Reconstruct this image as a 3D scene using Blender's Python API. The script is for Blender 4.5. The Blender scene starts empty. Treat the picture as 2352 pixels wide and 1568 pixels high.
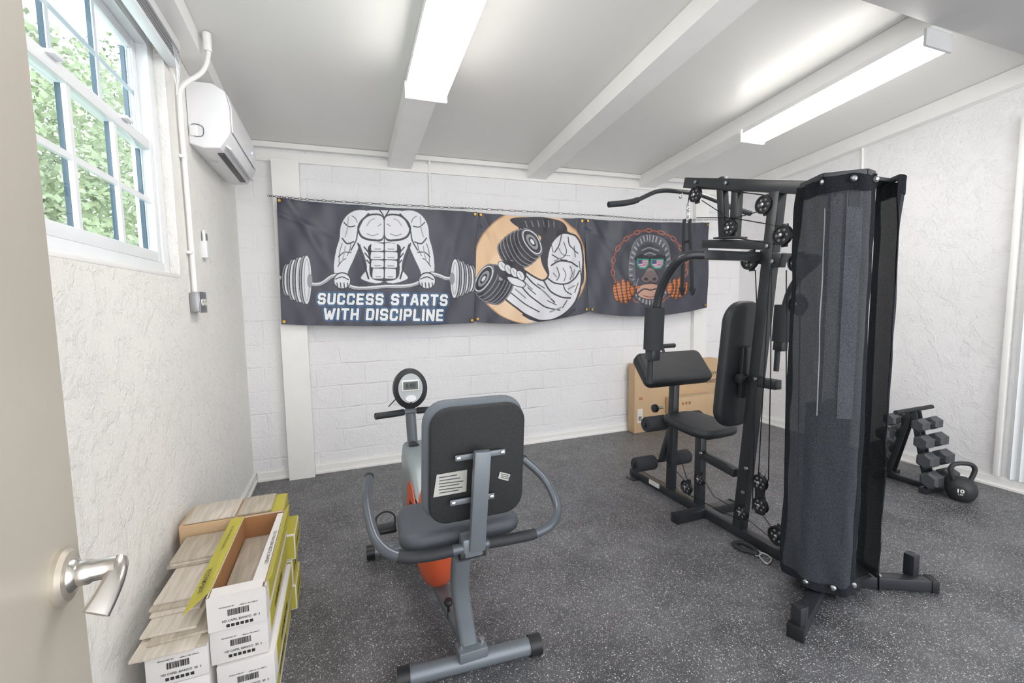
import bpy, bmesh, math, random
import numpy as np
from mathutils import Vector as V, Matrix
random.seed(4)
S=bpy.context.scene; COL=S.collection
try: S.view_settings.view_transform='Standard'
except Exception: pass
R=math.radians
# ---------------------------------------------------------------- camera
FP=1010.0; HC=1.5
yaw,pitch,roll=R(21.3),R(4.9),0.0145
Fw=V((math.sin(yaw)*math.cos(pitch),math.cos(yaw)*math.cos(pitch),-math.sin(pitch)))
R0=V((math.cos(yaw),-math.sin(yaw),0)); U0=R0.cross(Fw)
Rr=R0*math.cos(roll)-U0*math.sin(roll); Up=U0*math.cos(roll)+R0*math.sin(roll)
CP=V((0,0,HC))
cd=bpy.data.cameras.new('camera'); cam=bpy.data.objects.new('camera',cd); COL.objects.link(cam)
cd.sensor_width=36; cd.lens=36*FP/2352; cd.clip_start=.03
B=-Fw
cam.matrix_world=Matrix(((Rr.x,Up.x,B.x,0),(Rr.y,Up.y,B.y,0),(Rr.z,Up.z,B.z,HC),(0,0,0,1)))
S.camera=cam
# measuring helpers: a picture measurement turned into a point of the room, given one known coordinate
def ray(px,py): return Fw+Rr*((px-1176)/FP)-Up*((py-784)/FP)
def oX(px,py,x): d=ray(px,py); return CP+d*(x/d.x)
def oY(px,py,y): d=ray(px,py); return CP+d*(y/d.y)
def oZ(px,py,z=0.0): d=ray(px,py); return CP+d*((z-HC)/d.z)
# ---------------------------------------------------------------- materials
def lin(c):
    if isinstance(c,str): c=[int(c[i:i+2],16)/255 for i in (0,2,4)]
    return tuple((x/12.92 if x<=.04045 else ((x+.055)/1.055)**2.4) for x in c)
def mat(name,col,rough=.5,metal=0.,var=.06,vs=6.,bump=0.,bs=40.,emit=0.,spec=.5,detail=3.,stretch=None):
    m=bpy.data.materials.new(name); m.use_nodes=True; nt=m.node_tree; N=nt.nodes; L=nt.links
    b=N['Principled BSDF']; c=lin(col)
    tc=N.new('ShaderNodeTexCoord')
    n=N.new('ShaderNodeTexNoise'); n.inputs['Scale'].default_value=vs; n.inputs['Detail'].default_value=detail
    src=tc.outputs['Object']
    if stretch:
        mp=N.new('ShaderNodeMapping'); mp.inputs['Scale'].default_value=stretch; L.new(src,mp.inputs['Vector']); src=mp.outputs[0]
    L.new(src,n.inputs['Vector'])
    r=N.new('ShaderNodeValToRGB'); r.color_ramp.elements[0].position=.3; r.color_ramp.elements[1].position=.7
    r.color_ramp.elements[0].color=(*[x*(1-var) for x in c],1); r.color_ramp.elements[1].color=(*[min(1,x*(1+var)) for x in c],1)
    L.new(n.outputs['Fac'],r.inputs['Fac']); L.new(r.outputs['Color'],b.inputs['Base Color'])
    b.inputs['Roughness'].default_value=rough; b.inputs['Metallic'].default_value=metal
    b.inputs['Specular IOR Level'].default_value=spec
    if emit: b.inputs['Emission Color'].default_value=(*c,1); b.inputs['Emission Strength'].default_value=emit
    if bump:
        n2=N.new('ShaderNodeTexNoise'); n2.inputs['Scale'].default_value=bs; n2.inputs['Detail'].default_value=4
        L.new(tc.outputs['Object'],n2.inputs['Vector'])
        bp=N.new('ShaderNodeBump'); bp.inputs['Strength'].default_value=bump; bp.inputs['Distance'].default_value=.01
        L.new(n2.outputs['Fac'],bp.inputs['Height']); L.new(bp.outputs['Normal'],b.inputs['Normal'])
    return m
def stucco(name,col,kind,k1=.5):
    m=bpy.data.materials.new(name); m.use_nodes=True; nt=m.node_tree; N=nt.nodes; L=nt.links; b=N['Principled BSDF']
    b.inputs['Roughness'].default_value=.65; b.inputs['Specular IOR Level'].default_value=.3
    tc=N.new('ShaderNodeTexCoord'); c=lin(col)
    n=N.new('ShaderNodeTexNoise'); n.inputs['Scale'].default_value=1.6; n.inputs['Detail'].default_value=4
    L.new(tc.outputs['Object'],n.inputs['Vector'])
    r=N.new('ShaderNodeValToRGB'); r.color_ramp.elements[0].position=.3; r.color_ramp.elements[1].position=.7
    r.color_ramp.elements[0].color=(*[x*.96 for x in c],1); r.color_ramp.elements[1].color=(*c,1)
    L.new(n.outputs['Fac'],r.inputs['Fac']); L.new(r.outputs['Color'],b.inputs['Base Color'])
    a=N.new('ShaderNodeTexNoise'); a.inputs['Scale'].default_value=13 if kind!='block' else 9; a.inputs['Detail'].default_value=7; a.inputs['Roughness'].default_value=.62; a.inputs['Distortion'].default_value=.4
    L.new(tc.outputs['Object'],a.inputs['Vector'])
    ra=N.new('ShaderNodeValToRGB'); ra.color_ramp.elements[0].position=.50; ra.color_ramp.elements[1].position=.62
    L.new(a.outputs['Fac'],ra.inputs['Fac'])
    fine=N.new('ShaderNodeTexNoise'); fine.inputs['Scale'].default_value=50; fine.inputs['Detail'].default_value=6; fine.inputs['Roughness'].default_value=.6
    L.new(tc.outputs['Object'],fine.inputs['Vector'])
    b1=N.new('ShaderNodeBump'); b1.inputs['Distance'].default_value=.0065; b1.inputs['Strength'].default_value=k1
    L.new(ra.outputs['Color'],b1.inputs['Height'])
    b2=N.new('ShaderNodeBump'); b2.inputs['Distance'].default_value=.007; b2.inputs['Strength'].default_value=.8
    L.new(fine.outputs['Fac'],b2.inputs['Height']); L.new(b1.outputs['Normal'],b2.inputs['Normal'])
    out=b2
    if kind=='block':
        sx=N.new('ShaderNodeSeparateXYZ'); cx=N.new('ShaderNodeCombineXYZ'); L.new(tc.outputs['Object'],sx.inputs[0])
        L.new(sx.outputs['X'],cx.inputs['X']); L.new(sx.outputs['Z'],cx.inputs['Y'])
        wn=N.new('ShaderNodeTexNoise'); wn.inputs['Scale'].default_value=5; wn.inputs['Detail'].default_value=5; L.new(tc.outputs['Object'],wn.inputs['Vector'])
        sc_=N.new('ShaderNodeVectorMath'); sc_.operation='SCALE'; sc_.inputs['Scale'].default_value=.035; L.new(wn.outputs['Color'],sc_.inputs[0])
        ad=N.new('ShaderNodeVectorMath'); L.new(cx.outputs[0],ad.inputs[0]); L.new(sc_.outputs[0],ad.inputs[1])
        br=N.new('ShaderNodeTexBrick'); br.inputs['Scale'].default_value=1; br.inputs['Brick Width'].default_value=.405; br.inputs['Row Height'].default_value=.2
        br.inputs['Mortar Size'].default_value=.010; br.inputs['Mortar Smooth'].default_value=1.
        br.inputs['Color1'].default_value=(1,1,1,1); br.inputs['Color2'].default_value=(1,1,1,1); br.inputs['Mortar'].default_value=(0,0,0,1)
        L.new(ad.outputs[0],br.inputs['Vector'])
        # paint buries the joints in places
        pn=N.new('ShaderNodeTexNoise'); pn.inputs['Scale'].default_value=2.2; pn.inputs['Detail'].default_value=3; L.new(tc.outputs['Object'],pn.inputs['Vector'])
        pr=N.new('ShaderNodeMapRange'); pr.inputs['From Min'].default_value=.38; pr.inputs['From Max'].default_value=.62; pr.inputs['To Min'].default_value=.16; pr.inputs['To Max'].default_value=.6; L.new(pn.outputs['Fac'],pr.inputs['Value'])
        b3=N.new('ShaderNodeBump'); b3.inputs['Distance'].default_value=.008; L.new(pr.outputs[0],b3.inputs['Strength'])
        L.new(br.outputs['Color'],b3.inputs['Height']); L.new(b2.outputs['Normal'],b3.inputs['Normal']); out=b3
    L.new(out.outputs['Normal'],b.inputs['Normal'])
    return m
def rubber():
    m=bpy.data.materials.new('speckled_rubber'); m.use_nodes=True; nt=m.node_tree; N=nt.nodes; L=nt.links; b=N['Principled BSDF']
    b.inputs['Roughness'].default_value=.45; b.inputs['Specular IOR Level'].default_value=.6
    tc=N.new('ShaderNodeTexCoord')
    n=N.new('ShaderNodeTexNoise'); n.inputs['Scale'].default_value=2.6; n.inputs['Detail'].default_value=9; n.inputs['Roughness'].default_value=.76
    L.new(tc.outputs['Object'],n.inputs['Vector'])
    base=N.new('ShaderNodeValToRGB'); base.color_ramp.elements[0].position=.36; base.color_ramp.elements[1].position=.66
    base.color_ramp.elements[0].color=(.048,.048,.052,1); base.color_ramp.elements[1].color=(.135,.135,.143,1)
    L.new(n.outputs['Fac'],base.inputs['Fac'])
    cur=base.outputs['Color']
    for sc,th,col in ((90,.17,(.62,.61,.60,1)),(140,.2,(.50,.46,.43,1)),(210,.26,(.40,.40,.42,1))):
        v=N.new('ShaderNodeTexVoronoi'); v.inputs['Scale'].default_value=sc; L.new(tc.outputs['Object'],v.inputs['Vector'])
        lt=N.new('ShaderNodeMath'); lt.operation='LESS_THAN'; L.new(v.outputs['Distance'],lt.inputs[0]); 
        sp=N.new('ShaderNodeSeparateColor'); L.new(v.outputs['Color'],sp.inputs[0])
        sz=N.new('ShaderNodeMath'); sz.operation='MULTIPLY'; L.new(sp.outputs[1],sz.inputs[0]); sz.inputs[1].default_value=th*1.8; L.new(sz.outputs[0],lt.inputs[1])
        g=N.new('ShaderNodeMath'); g.operation='GREATER_THAN'; L.new(sp.outputs[0],g.inputs[0]); g.inputs[1].default_value=.42
        mu=N.new('ShaderNodeMath'); mu.operation='MULTIPLY'; L.new(lt.outputs[0],mu.inputs[0]); L.new(g.outputs[0],mu.inputs[1])
        mx=N.new('ShaderNodeMix'); mx.data_type='RGBA'; L.new(mu.outputs[0],mx.inputs[0]); L.new(cur,mx.inputs[6]); mx.inputs[7].default_value=col
        cur=mx.outputs[2]
    L.new(cur,b.inputs['Base Color'])
    f=N.new('ShaderNodeTexNoise'); f.inputs['Scale'].default_value=120; L.new(tc.outputs['Object'],f.inputs['Vector'])
    bp=N.new('ShaderNodeBump'); bp.inputs['Strength'].default_value=.6; bp.inputs['Distance'].default_value=.004
    L.new(f.outputs['Fac'],bp.inputs['Height']); L.new(bp.outputs['Normal'],b.inputs['Normal'])
    return m
def fabric(name,col,through=0.):
    m=bpy.data.materials.new(name); m.use_nodes=True; nt=m.node_tree; N=nt.nodes; L=nt.links; N.clear()
    o=N.new('ShaderNodeOutputMaterial'); d=N.new('ShaderNodeBsdfDiffuse'); d.inputs['Roughness'].default_value=1.
    tc=N.new('ShaderNodeTexCoord'); n=N.new('ShaderNodeTexNoise'); n.inputs['Scale'].default_value=180; n.inputs['Detail'].default_value=3; L.new(tc.outputs['Object'],n.inputs['Vector'])
    r=N.new('ShaderNodeValToRGB'); c=lin(col); r.color_ramp.elements[0].position=.35; r.color_ramp.elements[1].position=.65
    r.color_ramp.elements[0].color=(*[x*.75 for x in c],1); r.color_ramp.elements[1].color=(*[x*1.25 for x in c],1); L.new(n.outputs['Fac'],r.inputs['Fac']); L.new(r.outputs['Color'],d.inputs['Color'])
    if through:
        t=N.new('ShaderNodeBsdfTransparent'); mx=N.new('ShaderNodeMixShader'); mx.inputs[0].default_value=through; L.new(d.outputs[0],mx.inputs[1]); L.new(t.outputs[0],mx.inputs[2]); L.new(mx.outputs[0],o.inputs[0])
    else: L.new(d.outputs[0],o.inputs[0])
    return m
M={}
def mk(k,*a,**kw): M[k]=mat(k,*a,**kw)
M['stucco_left']=stucco('stucco_left','f1efea','st',.5); M['stucco_right']=stucco('stucco_right','f0eff0','st',.5); M['block']=stucco('block','efeeef','block',.4)
M['rubber']=rubber()
mk('ceiling','e3e2df',.35,var=.01,vs=1.); mk('beam','f1f0ee',.35,var=.02,bump=.05); mk('trim','f0efec',.4,var=.02); mk('header','a3a2a2',.5,var=.02)
mk('door','c2baac',.42,var=.02,bump=.04,bs=30); mk('rosette','d3cabb',.36,.65,var=.02); mk('nickel','d3cfc9',.24,1.,var=.02); mk('vinyl','e9ebed',.3,var=.02)
mk('steel','2b2d31',.32,var=.1,bump=.05,bs=200); mk('black_plastic','1e1f22',.42); mk('foam','2e3034',.85,bump=.3,bs=300)
mk('vinyl_pad','25272b',.48,bump=.25,bs=260); mk('grip','2a2c30',.65); mk('chrome','d5d5d8',.2,1.); mk('zinc','a4a5a7',.4,1.); mk('clip_metal','c9cacc',.35,.5)
M['edge_fabric']=fabric('edge_fabric','2a2c30'); M['mesh_fabric']=fabric('mesh_fabric','3f4247',.05); M['backlit_mesh']=fabric('backlit_mesh','595c62',.06)
mk('cable','141518',.4); mk('pale_grey','85878b',.8); mk('weights','131416',.5)
mk('silver_frame','757b81',.35,.25); mk('bar_grey','5a5f66',.32,.3); mk('orange','d05c38',.4); mk('shell_silver','8f9799',.35,.2); mk('seat_grey','4c5056',.6,bump=.2,bs=250); mk('cushion_grey','62686f',.6,bump=.2,bs=250)
mk('backrest_plastic','232426',.6,var=.6,vs=380,bump=.35,bs=420,detail=1.)
mk('white_plastic','ececee',.3,var=.01); mk('paper','dedcd6',.7); mk('sticker','b8b7b1',.6); mk('ink','2a2828',.6); mk('lcd','6b7270',.25); mk('screen_silver','c3c6c8',.3,.3)
mk('carton','dcd8d5',.7,var=.02); mk('kraft','c8aa86',.75,var=.03); mk('kraft_in','a97a50',.8); mk('lime','b9b045',.6,var=.02); mk('tile','c8beb1',.5,var=.2,vs=4,stretch=(14,1.5,1),detail=6.); mk('tile_dark','b3a898',.5,var=.22,vs=4,stretch=(14,1.5,1),detail=6.); mk('tile_edge','b8ab9a',.6)
mk('diffuser','fffbf6',.4,emit=19.,var=0); mk('vent_dark','4a4c4f',.5); mk('housing','e4e4e4',.35); mk('cap_grey','b9babc',.4)
mk('white_print','e9eaec',.6); mk('iron','2b2c2f',.5,bump=.2,bs=200); mk('hexrubber','4b4d51',.38,.15,bump=.2,bs=200)
mk('eyelet','c69a3f',.35,.8); mk('foliage','aab591',.6,var=.4,vs=3); mk('foliage_dark','7d8d66',.6,var=.4,vs=3); mk('bark','6b5a48',.8); mk('grass','a8b095',.9); mk('gasket','3f5663',.5)
mk('diffuser2','fffaf2',.4,emit=1.2,var=0); mk('led','9fb8ff',.3,emit=3)
g=bpy.data.materials.new('glass'); g.use_nodes=True; nt=g.node_tree; nt.nodes.clear()
o_=nt.nodes.new('ShaderNodeOutputMaterial'); mx=nt.nodes.new('ShaderNodeMixShader'); t_=nt.nodes.new('ShaderNodeBsdfTransparent'); gl=nt.nodes.new('ShaderNodeBsdfGlossy'); gl.inputs['Roughness'].default_value=.02
t_.inputs['Color'].default_value=(.91,.96,.98,1); mx.inputs[0].default_value=.07
nt.links.new(t_.outputs[0],mx.inputs[1]); nt.links.new(gl.outputs[0],mx.inputs[2]); nt.links.new(mx.outputs[0],o_.inputs[0]); M['glass']=g
# ---------------------------------------------------------------- mesh helper
def basis(x,y,z,o=(0,0,0)): return Matrix(((x[0],y[0],z[0],o[0]),(x[1],y[1],z[1],o[1]),(x[2],y[2],z[2],o[2]),(0,0,0,1)))
ROOT={}
def catmull(P,n=6,closed=False):
    P=[V(p) for p in P]; out=[]; k=len(P)
    rng=range(k if closed else k-1)
    for i in rng:
        if closed: a,b,c,d=P[i-1],P[i],P[(i+1)%k],P[(i+2)%k]
        else: a,b,c,d=P[max(i-1,0)],P[i],P[i+1],P[min(i+2,k-1)]
        for j in range(n):
            t=j/n; out.append(.5*((2*b)+(c-a)*t+(2*a-5*b+4*c-d)*t*t+(3*b-a-3*c+d)*t**3))
    if not closed: out.append(P[-1])
    return out
def rrect(w,h,r,n=6):
    r=max(r,1e-4); pts=[]
    for cx,cy,a0 in ((w/2-r,h/2-r,0),(-w/2+r,h/2-r,90),(-w/2+r,-h/2+r,180),(w/2-r,-h/2+r,270)):
        for i in range(n+1):
            a=R(a0+90*i/n); pts.append((cx+r*math.cos(a),cy+r*math.sin(a)))
    return pts
class MB:
    def __init__(s): s.bm=bmesh.new()
    def box(s,c,size,rot=None,bev=0,seg=2):
        Mx=Matrix.Translation(V(c))
        if rot is not None: Mx=Mx@rot
        r=bmesh.ops.create_cube(s.bm,size=1,matrix=Mx@Matrix.Diagonal((*size,1)))
        if bev:
            es=list({e for v in r['verts'] for e in v.link_edges})
            bmesh.ops.bevel(s.bm,geom=es,offset=bev,segments=seg,profile=.5,affect='EDGES')
        return s
    def bb(s,a,b,bev=0):
        a=V(a);b=V(b); return s.box((a+b)/2,[abs(x) for x in (b-a)],None,bev)
    def beam(s,p0,p1,w,h,up=(0,0,1),bev=.004):
        p0=V(p0);p1=V(p1);d=p1-p0;L=d.length;y=d/L;u=V(up)
        if abs(y.dot(u))>.95: u=V((0,1,0))
        x=y.cross(u).normalized(); z=x.cross(y)
        return s.box((p0+p1)/2,(w,L,h),basis(x,y,z),bev)
    def cyl(s,p0,p1,r,r2=None,seg=20):
        p0=V(p0);p1=V(p1);d=p1-p0
        q=d.to_track_quat('Z','Y').to_matrix().to_4x4()
        bmesh.ops.create_cone(s.bm,cap_ends=True,segments=seg,radius1=r,radius2=r if r2 is None else r2,depth=d.length,matrix=Matrix.Translation((p0+p1)/2)@q)
        return s
    def rings(s,rings,closed=False,caps=True):
        vs=[[s.bm.verts.new(p) for p in r] for r in rings]; n=len(vs[0])
        K=len(vs)
        for i in range(K if closed else K-1):
            a=vs[i];b=vs[(i+1)%K]
            for j in range(n): s.bm.faces.new((a[j],a[(j+1)%n],b[(j+1)%n],b[j]))
        if caps and not closed:
            s.bm.faces.new(list(reversed(vs[0]))); s.bm.faces.new(vs[-1])
        return s
    def tube(s,pts,r,seg=12,sm=0,closed=False):
        P=catmull(pts,sm,closed) if sm else [V(p) for p in pts]
        k=len(P); rings=[]
        def tan(i):
            if closed: return (P[(i+1)%k]-P[i-1]).normalized()
            return (P[min(i+1,k-1)]-P[max(i-1,0)]).normalized()
        t=tan(0); n=t.orthogonal().normalized()
        for i in range(k):
            t=tan(i); n=(n-t*n.dot(t)).normalized(); b=t.cross(n)
            rr=r(i/(k-1)) if callable(r) else r
            rings.append([P[i]+(n*math.cos(2*math.pi*j/seg)+b*math.sin(2*math.pi*j/seg))*rr for j in range(seg)])
        return s.rings(rings,closed)
    def lathe(s,prof,o,axis=(0,0,1),seg=28):
        q=V(axis).to_track_quat('Z','Y').to_matrix(); o=V(o)
        return s.rings([[o+q@V((r*math.cos(2*math.pi*j/seg),r*math.sin(2*math.pi*j/seg),z)) for j in range(seg)] for r,z in prof])
    def pad(s,c,w,h,t,rad,Mr=None,b=None,taper=0.,n=6,dome=0.):
        b=min(t*.45,.03) if b is None else b; Mr=Mr or Matrix.Identity(4); c=V(c); R3=[]
        def ring(ins,z): return [c+(Mr@V((x*(1+taper*y/h),y,z))) for x,y in rrect(w-2*ins,h-2*ins,max(rad-ins,.001),n)]
        for k in range(4):
            a=R(90*k/3); R3.append(ring(b*(1-math.sin(a)),-t/2+b*(1-math.cos(a))))
        for k in range(4):
            a=R(90*(3-k)/3); R3.append(ring(b*(1-math.sin(a)),t/2-b*(1-math.cos(a))))
        return s.rings(R3)
    def prism(s,pts,vec,bev=0):
        vec=V(vec); a=[s.bm.verts.new(V(p)) for p in pts]; b=[s.bm.verts.new(V(p)+vec) for p in pts]; n=len(a); fs=[]
        for j in range(n): fs.append(s.bm.faces.new((a[j],a[(j+1)%n],b[(j+1)%n],b[j])))
        f0=s.bm.faces.new(list(reversed(a))); f1=s.bm.faces.new(b)
        if bev:
            es=list(set(f0.edges)|set(f1.edges)); bmesh.ops.bevel(s.bm,geom=es,offset=bev,segments=3,profile=.5,affect='EDGES')
        return s
    def hexa(s,fz0,fz1,x0,x1,y0,y1):
        v=[s.bm.verts.new((x,y,f(x,y))) for f in (fz0,fz1) for x,y in ((x0,y0),(x1,y0),(x1,y1),(x0,y1))]
        for f in ((3,2,1,0),(4,5,6,7),(0,1,5,4),(1,2,6,5),(2,3,7,6),(3,0,4,7)): s.bm.faces.new([v[i] for i in f])
        return s
    def build(s,name,m,parent=None,local=False):
        me=bpy.data.meshes.new(name); bmesh.ops.recalc_face_normals(s.bm,faces=s.bm.faces); s.bm.to_mesh(me); s.bm.free()
        return finish(me,name,m,parent,local)
def finish(me,name,m,parent=None,local=False):
    me.materials.append(M[m] if isinstance(m,str) else m)
    if me.polygons: me.polygons.foreach_set('use_smooth',[True]*len(me.polygons))
    try: me.set_sharp_from_angle(angle=R(35))
    except Exception: pass
    o=bpy.data.objects.new(name,me); COL.objects.link(o)
    if parent is not None:
        Mr=ROOT.get(parent.name,Matrix.Identity(4)); ROOT[o.name]=Mr
        if not local: me.transform(Mr.inverted())
        o.parent=parent
    return o
def tag(o,label,cat,group=None):
    o['label']=label; o['category']=cat
    if group: o['group']=group
    return o
def thing(name,label,cat,loc,rz=0,group=None):
    o=bpy.data.objects.new(name,None); COL.objects.link(o); o.location=loc; o.rotation_euler=(0,0,rz); o.empty_display_size=.05
    ROOT[o.name]=Matrix.Translation(V(loc))@Matrix.Rotation(rz,4,'Z'); return tag(o,label,cat,group)
def struct(o): o['kind']='structure'; return o
def textmesh(body,off=0.,shear=0.,space=1.):
    cu=bpy.data.curves.new('t','FONT'); cu.body=body; cu.offset=off; cu.shear=shear; cu.space_character=space; cu.resolution_u=4
    to=bpy.data.objects.new('t',cu); COL.objects.link(to); bpy.context.view_layer.update()
    me=bpy.data.meshes.new_from_object(to); bpy.data.objects.remove(to); return me
def text(body,o,xd,yd,width,m,parent,off=0.,height=None,name='lettering',center=False):
    me=textmesh(body,off); xs=[v.co.x for v in me.vertices]; ys=[v.co.y for v in me.vertices]
    x0,x1,y0,y1=min(xs),max(xs),min(ys),max(ys); sx=width/(x1-x0); sy=height/(y1-y0) if height else sx
    xd=V(xd).normalized(); yd=V(yd).normalized(); o=V(o)
    if center: o=o-xd*width/2-yd*(y1-y0)*sy/2
    for v in me.vertices: v.co=o+xd*(v.co.x-x0)*sx+yd*(v.co.y-y0)*sy
    return finish(me,name,m,parent)
# ---------------------------------------------------------------- room
XL,XR,YB,Y0=-.75,4.80,4.24,-1.3
zb=lambda x,y: 2.735+.0175*x+.095*(YB-y)
zc=lambda x,y: zb(x,y)+.13
up=lambda f,k: (lambda x,y:f(x,y)+k)
struct(MB().bb((XL-.16,Y0,-.1),(XR+.16,YB+.16,0)).build('floor','rubber'))
struct(MB().hexa(zc,up(zc,.1),XL-.16,XR+.16,Y0,YB+.16).build('ceiling','ceiling'))
struct(MB().hexa(lambda x,y:0,up(zc,-.001),XL-.16,XR+.16,YB,YB+.16).build('wall_back','block'))
struct(MB().hexa(lambda x,y:0,up(zc,-.001),XR,XR+.16,Y0,YB-.001).build('wall_right','stucco_right'))
wy0,wy1,wz0,wz1=1.50,2.73,1.652,2.79
w=MB(); zt=up(zc,-.001)
w.hexa(lambda x,y:0,lambda x,y:wz0,XL-.16,XL,Y0,YB-.001); w.hexa(lambda x,y:wz1,zt,XL-.16,XL,Y0,YB-.001)
w.hexa(lambda x,y:wz0,lambda x,y:wz1,XL-.16,XL,Y0,wy0); w.hexa(lambda x,y:wz0,lambda x,y:wz1,XL-.16,XL,wy1,YB-.001)
struct(w.build('wall_left','stucco_left'))
i=1
def trim(mb,m='trim'):
    global i
    o=struct(mb.build('trim_%d'%i,m)); i+=1; return o
for xr in (.67,2.04,3.42): trim(MB().hexa(zb,up(zc,-.002),xr-.2,xr,1.58,YB-.002),'beam')
trim(MB().hexa(zb,up(zc,-.002),XR-.09,XR-.002,1.58,YB-.002),'beam')
trim(MB().hexa(up(zb,.02),up(zc,-.002),XL+.002,XL+.11,1.58,YB-.002),'beam')
trim(MB().hexa(up(zb,-.005),up(zc,-.004),XL+.002,XR-.002,.9,1.575),'header')  # darker grey than the beams: its unlit shade is put into the colour
trim(MB().hexa(up(zb,-.02),up(zb,.06),XL+.12,XR-.1,YB-.018,YB-.003))
trim(MB().hexa(up(zb,.085),up(zc,-.003),XL+.12,XR-.1,YB-.04,YB-.004))
trim(MB().hexa(lambda x,y:.001,up(zb,-.025),-.47,-.266,YB-.09,YB-.004))
trim(MB().hexa(lambda x,y:.001,up(zb,-.025),4.02,4.22,YB-.05,YB-.004))
def baseboard(name,a,b,n):
    a=V(a);b=V(b);n=V(n); mb=MB()
    for z0,z1,t in ((0.001,.075,.016),(.075,.09,.010),(.0,.018,.026)):
        mb.bb(a+V((0,0,z0)),b+n*t+V((0,0,z1)))
    return struct(mb.build(name,'trim'))
baseboard('baseboard_back_left',(XL+.03,YB-.002,.001),(-.472,YB-.002,.001),(0,-1,0))
baseboard('baseboard_back_right',(-.264,YB-.002,.001),(XR-.03,YB-.002,.001),(0,-1,0))
baseboard('baseboard_right',(XR-.002,.7,.001),(XR-.002,YB-.002,.001),(-1,0,0))
baseboard('baseboard_left',(XL+.002,.3,.001),(XL+.002,YB-.002,.001),(1,0,0))
# ribbed folding door at the right
d=MB(); y=.7
pts=[]
k=0
while y<1.72:
    pts.append((XR-.012-(.03 if k%2 else 0),y)); y+=.028 if k%2 else .022; k+=1
ptsb=pts+[(XR-.002,pts[-1][1]),(XR-.002,pts[0][1])]
d.prism([(a,b,.093) for a,b in ptsb],(0,0,2.72))
fd=struct(d.build('door_2','vinyl'))
MB().bb((XR-.045,1.735,.093),(XR-.003,1.77,2.82),.004).build('door_frame','trim',fd)
# ---------------------------------------------------------------- window
f=MB()
X1,X2=-.86,-.79
ya,yb_=wy0+.003,wy1-.003
f.bb((X1,yb_-.075,wz0+.003),(X2,yb_,wz1-.003),.004); f.bb((X1,ya,wz0+.003),(X2,ya+.07,wz1-.003),.004)
f.bb((X1,ya+.07,wz1-.05),(X2,yb_-.075,wz1-.003),.004); f.bb((X1,ya+.07,wz0+.003),(X2,yb_-.075,wz0+.07),.004)
win=struct(f.build('window_1','vinyl'))
def sash(name,x0,x1,z0,z1):
    s=MB(); a=ya+.07; b=yb_-.075; r=.048
    s.bb((x0,a,z0),(x1,a+r,z1),.004); s.bb((x0,b-r,z0),(x1,b,z1),.004); s.bb((x0,a+r,z0),(x1,b-r,z0+r),.004); s.bb((x0,a+r,z1-r),(x1,b-r,z1),.004)
    o=s.build(name,'vinyl',win)
    m_=MB(); gk=MB()
    for q in (1,2):
        yy=a+r+(b-a-2*r)*q/3; m_.bb((x0+.013,yy-.011,z0+r),(x1-.007,yy+.011,z1-r)); gk.bb((x0-.003,yy-.011,z0+r),(x0+.012,yy+.011,z1-r))
    zz=(z0+z1)/2; m_.bb((x0+.0125,a+r,zz-.011),(x1-.0085,b-r,zz+.011)); m_.build('muntin','vinyl',o)
    gk.bb((x0-.016,b-r-.016,z0+r),(x0-.001,b-r,z1-r)); gk.build('gasket','gasket',o)
    MB().bb((x0+.016,a+r,z0+r),(x0+.019,b-r,z1-r)).build('pane','glass',o)
    return o
lo=sash('sash',-.832,-.797,wz0+.072,2.29); sash('sash',-.858,-.834,2.25,wz1-.052)
for yy in (1.85,2.35): MB().box((-.79,yy,2.288),(.03,.06,.014),None,.004).build('latch','vinyl',win)
MB().bb((XL-.04,ya,wz0+.001),(XL-.001,yb_,wz0+.022),.003).build('window_sill','trim',win)
bl=thing('window_blind','raised white mini blind bunched up above the window','blind',(-.70,2.1,2.76))
MB().bb((XL,1.42,2.80),(XL+.055,2.80,2.845),.003).build('head_rail','vinyl',bl)
s=MB()
for k in range(7): s.box((XL+.03,2.1,2.732+k*.0098),(.05,1.36,.002),Matrix.Rotation(R(5*(-1)**k),4,'Y'))
so=s.build('slats','cap_grey',bl); so['kind']='stuff'
MB().bb((XL+.006,1.42,2.705),(XL+.054,2.78,2.725),.004).build('bottom_rail','vinyl',bl)
for k in range(4): MB().tube([(XL+.05,2.68+k*.02,2.80),(XL+.06,2.69+k*.02,2.7),(XL+.055,2.71-k*.01,2.60-.02*k),(XL+.05,2.66+k*.03,2.64)],.0013,6,4).build('cord','vinyl',bl)
# outside greenery
struct(MB().bb((-18,-6,-.3),(XL-.2,22,-.1)).build('ground','grass'))
def tree(x,y,zc_,rad,label,m,seed):
    rnd=random.Random(seed); t=thing('tree',label,'tree',(x,y,-.1))
    MB().tube([(x,y,-.1),(x+.1,y,1.2),(x,y+.1,zc_)],lambda k:.16-.08*k,10,4).build('trunk','bark',t)
    mb=MB()
    for k in range(14000):
        d=V((rnd.gauss(0,1),rnd.gauss(0,1),rnd.gauss(0,1))).normalized()*rad*(rnd.random()**.4)
        c=V((x,y,zc_))+V((d.x,d.y,d.z*1.15)); a=V((rnd.gauss(0,1),rnd.gauss(0,1),rnd.gauss(0,1))).normalized(); b=a.orthogonal().normalized(); q=.014+.024*rnd.random()
        vs=[mb.bm.verts.new(c+p) for p in (a*q*1.5,b*q,-a*q*1.5,-b*q)]; mb.bm.faces.new(vs)
    mb.build('foliage',m,t)
tree(-3.3,6.9,2.9,1.65,'pale green leafy tree nearest outside the window','foliage',1)
tree(-7.2,8.3,4.0,2.2,'tall green tree further outside the window','foliage_dark',2)
tree(-3.6,12.0,4.0,2.6,'bushy tree at far right outside the window','foliage_dark',3)
tree(-8.3,4.0,3.0,1.9,'darker leafy tree at left outside the window','foliage_dark',5)
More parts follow.
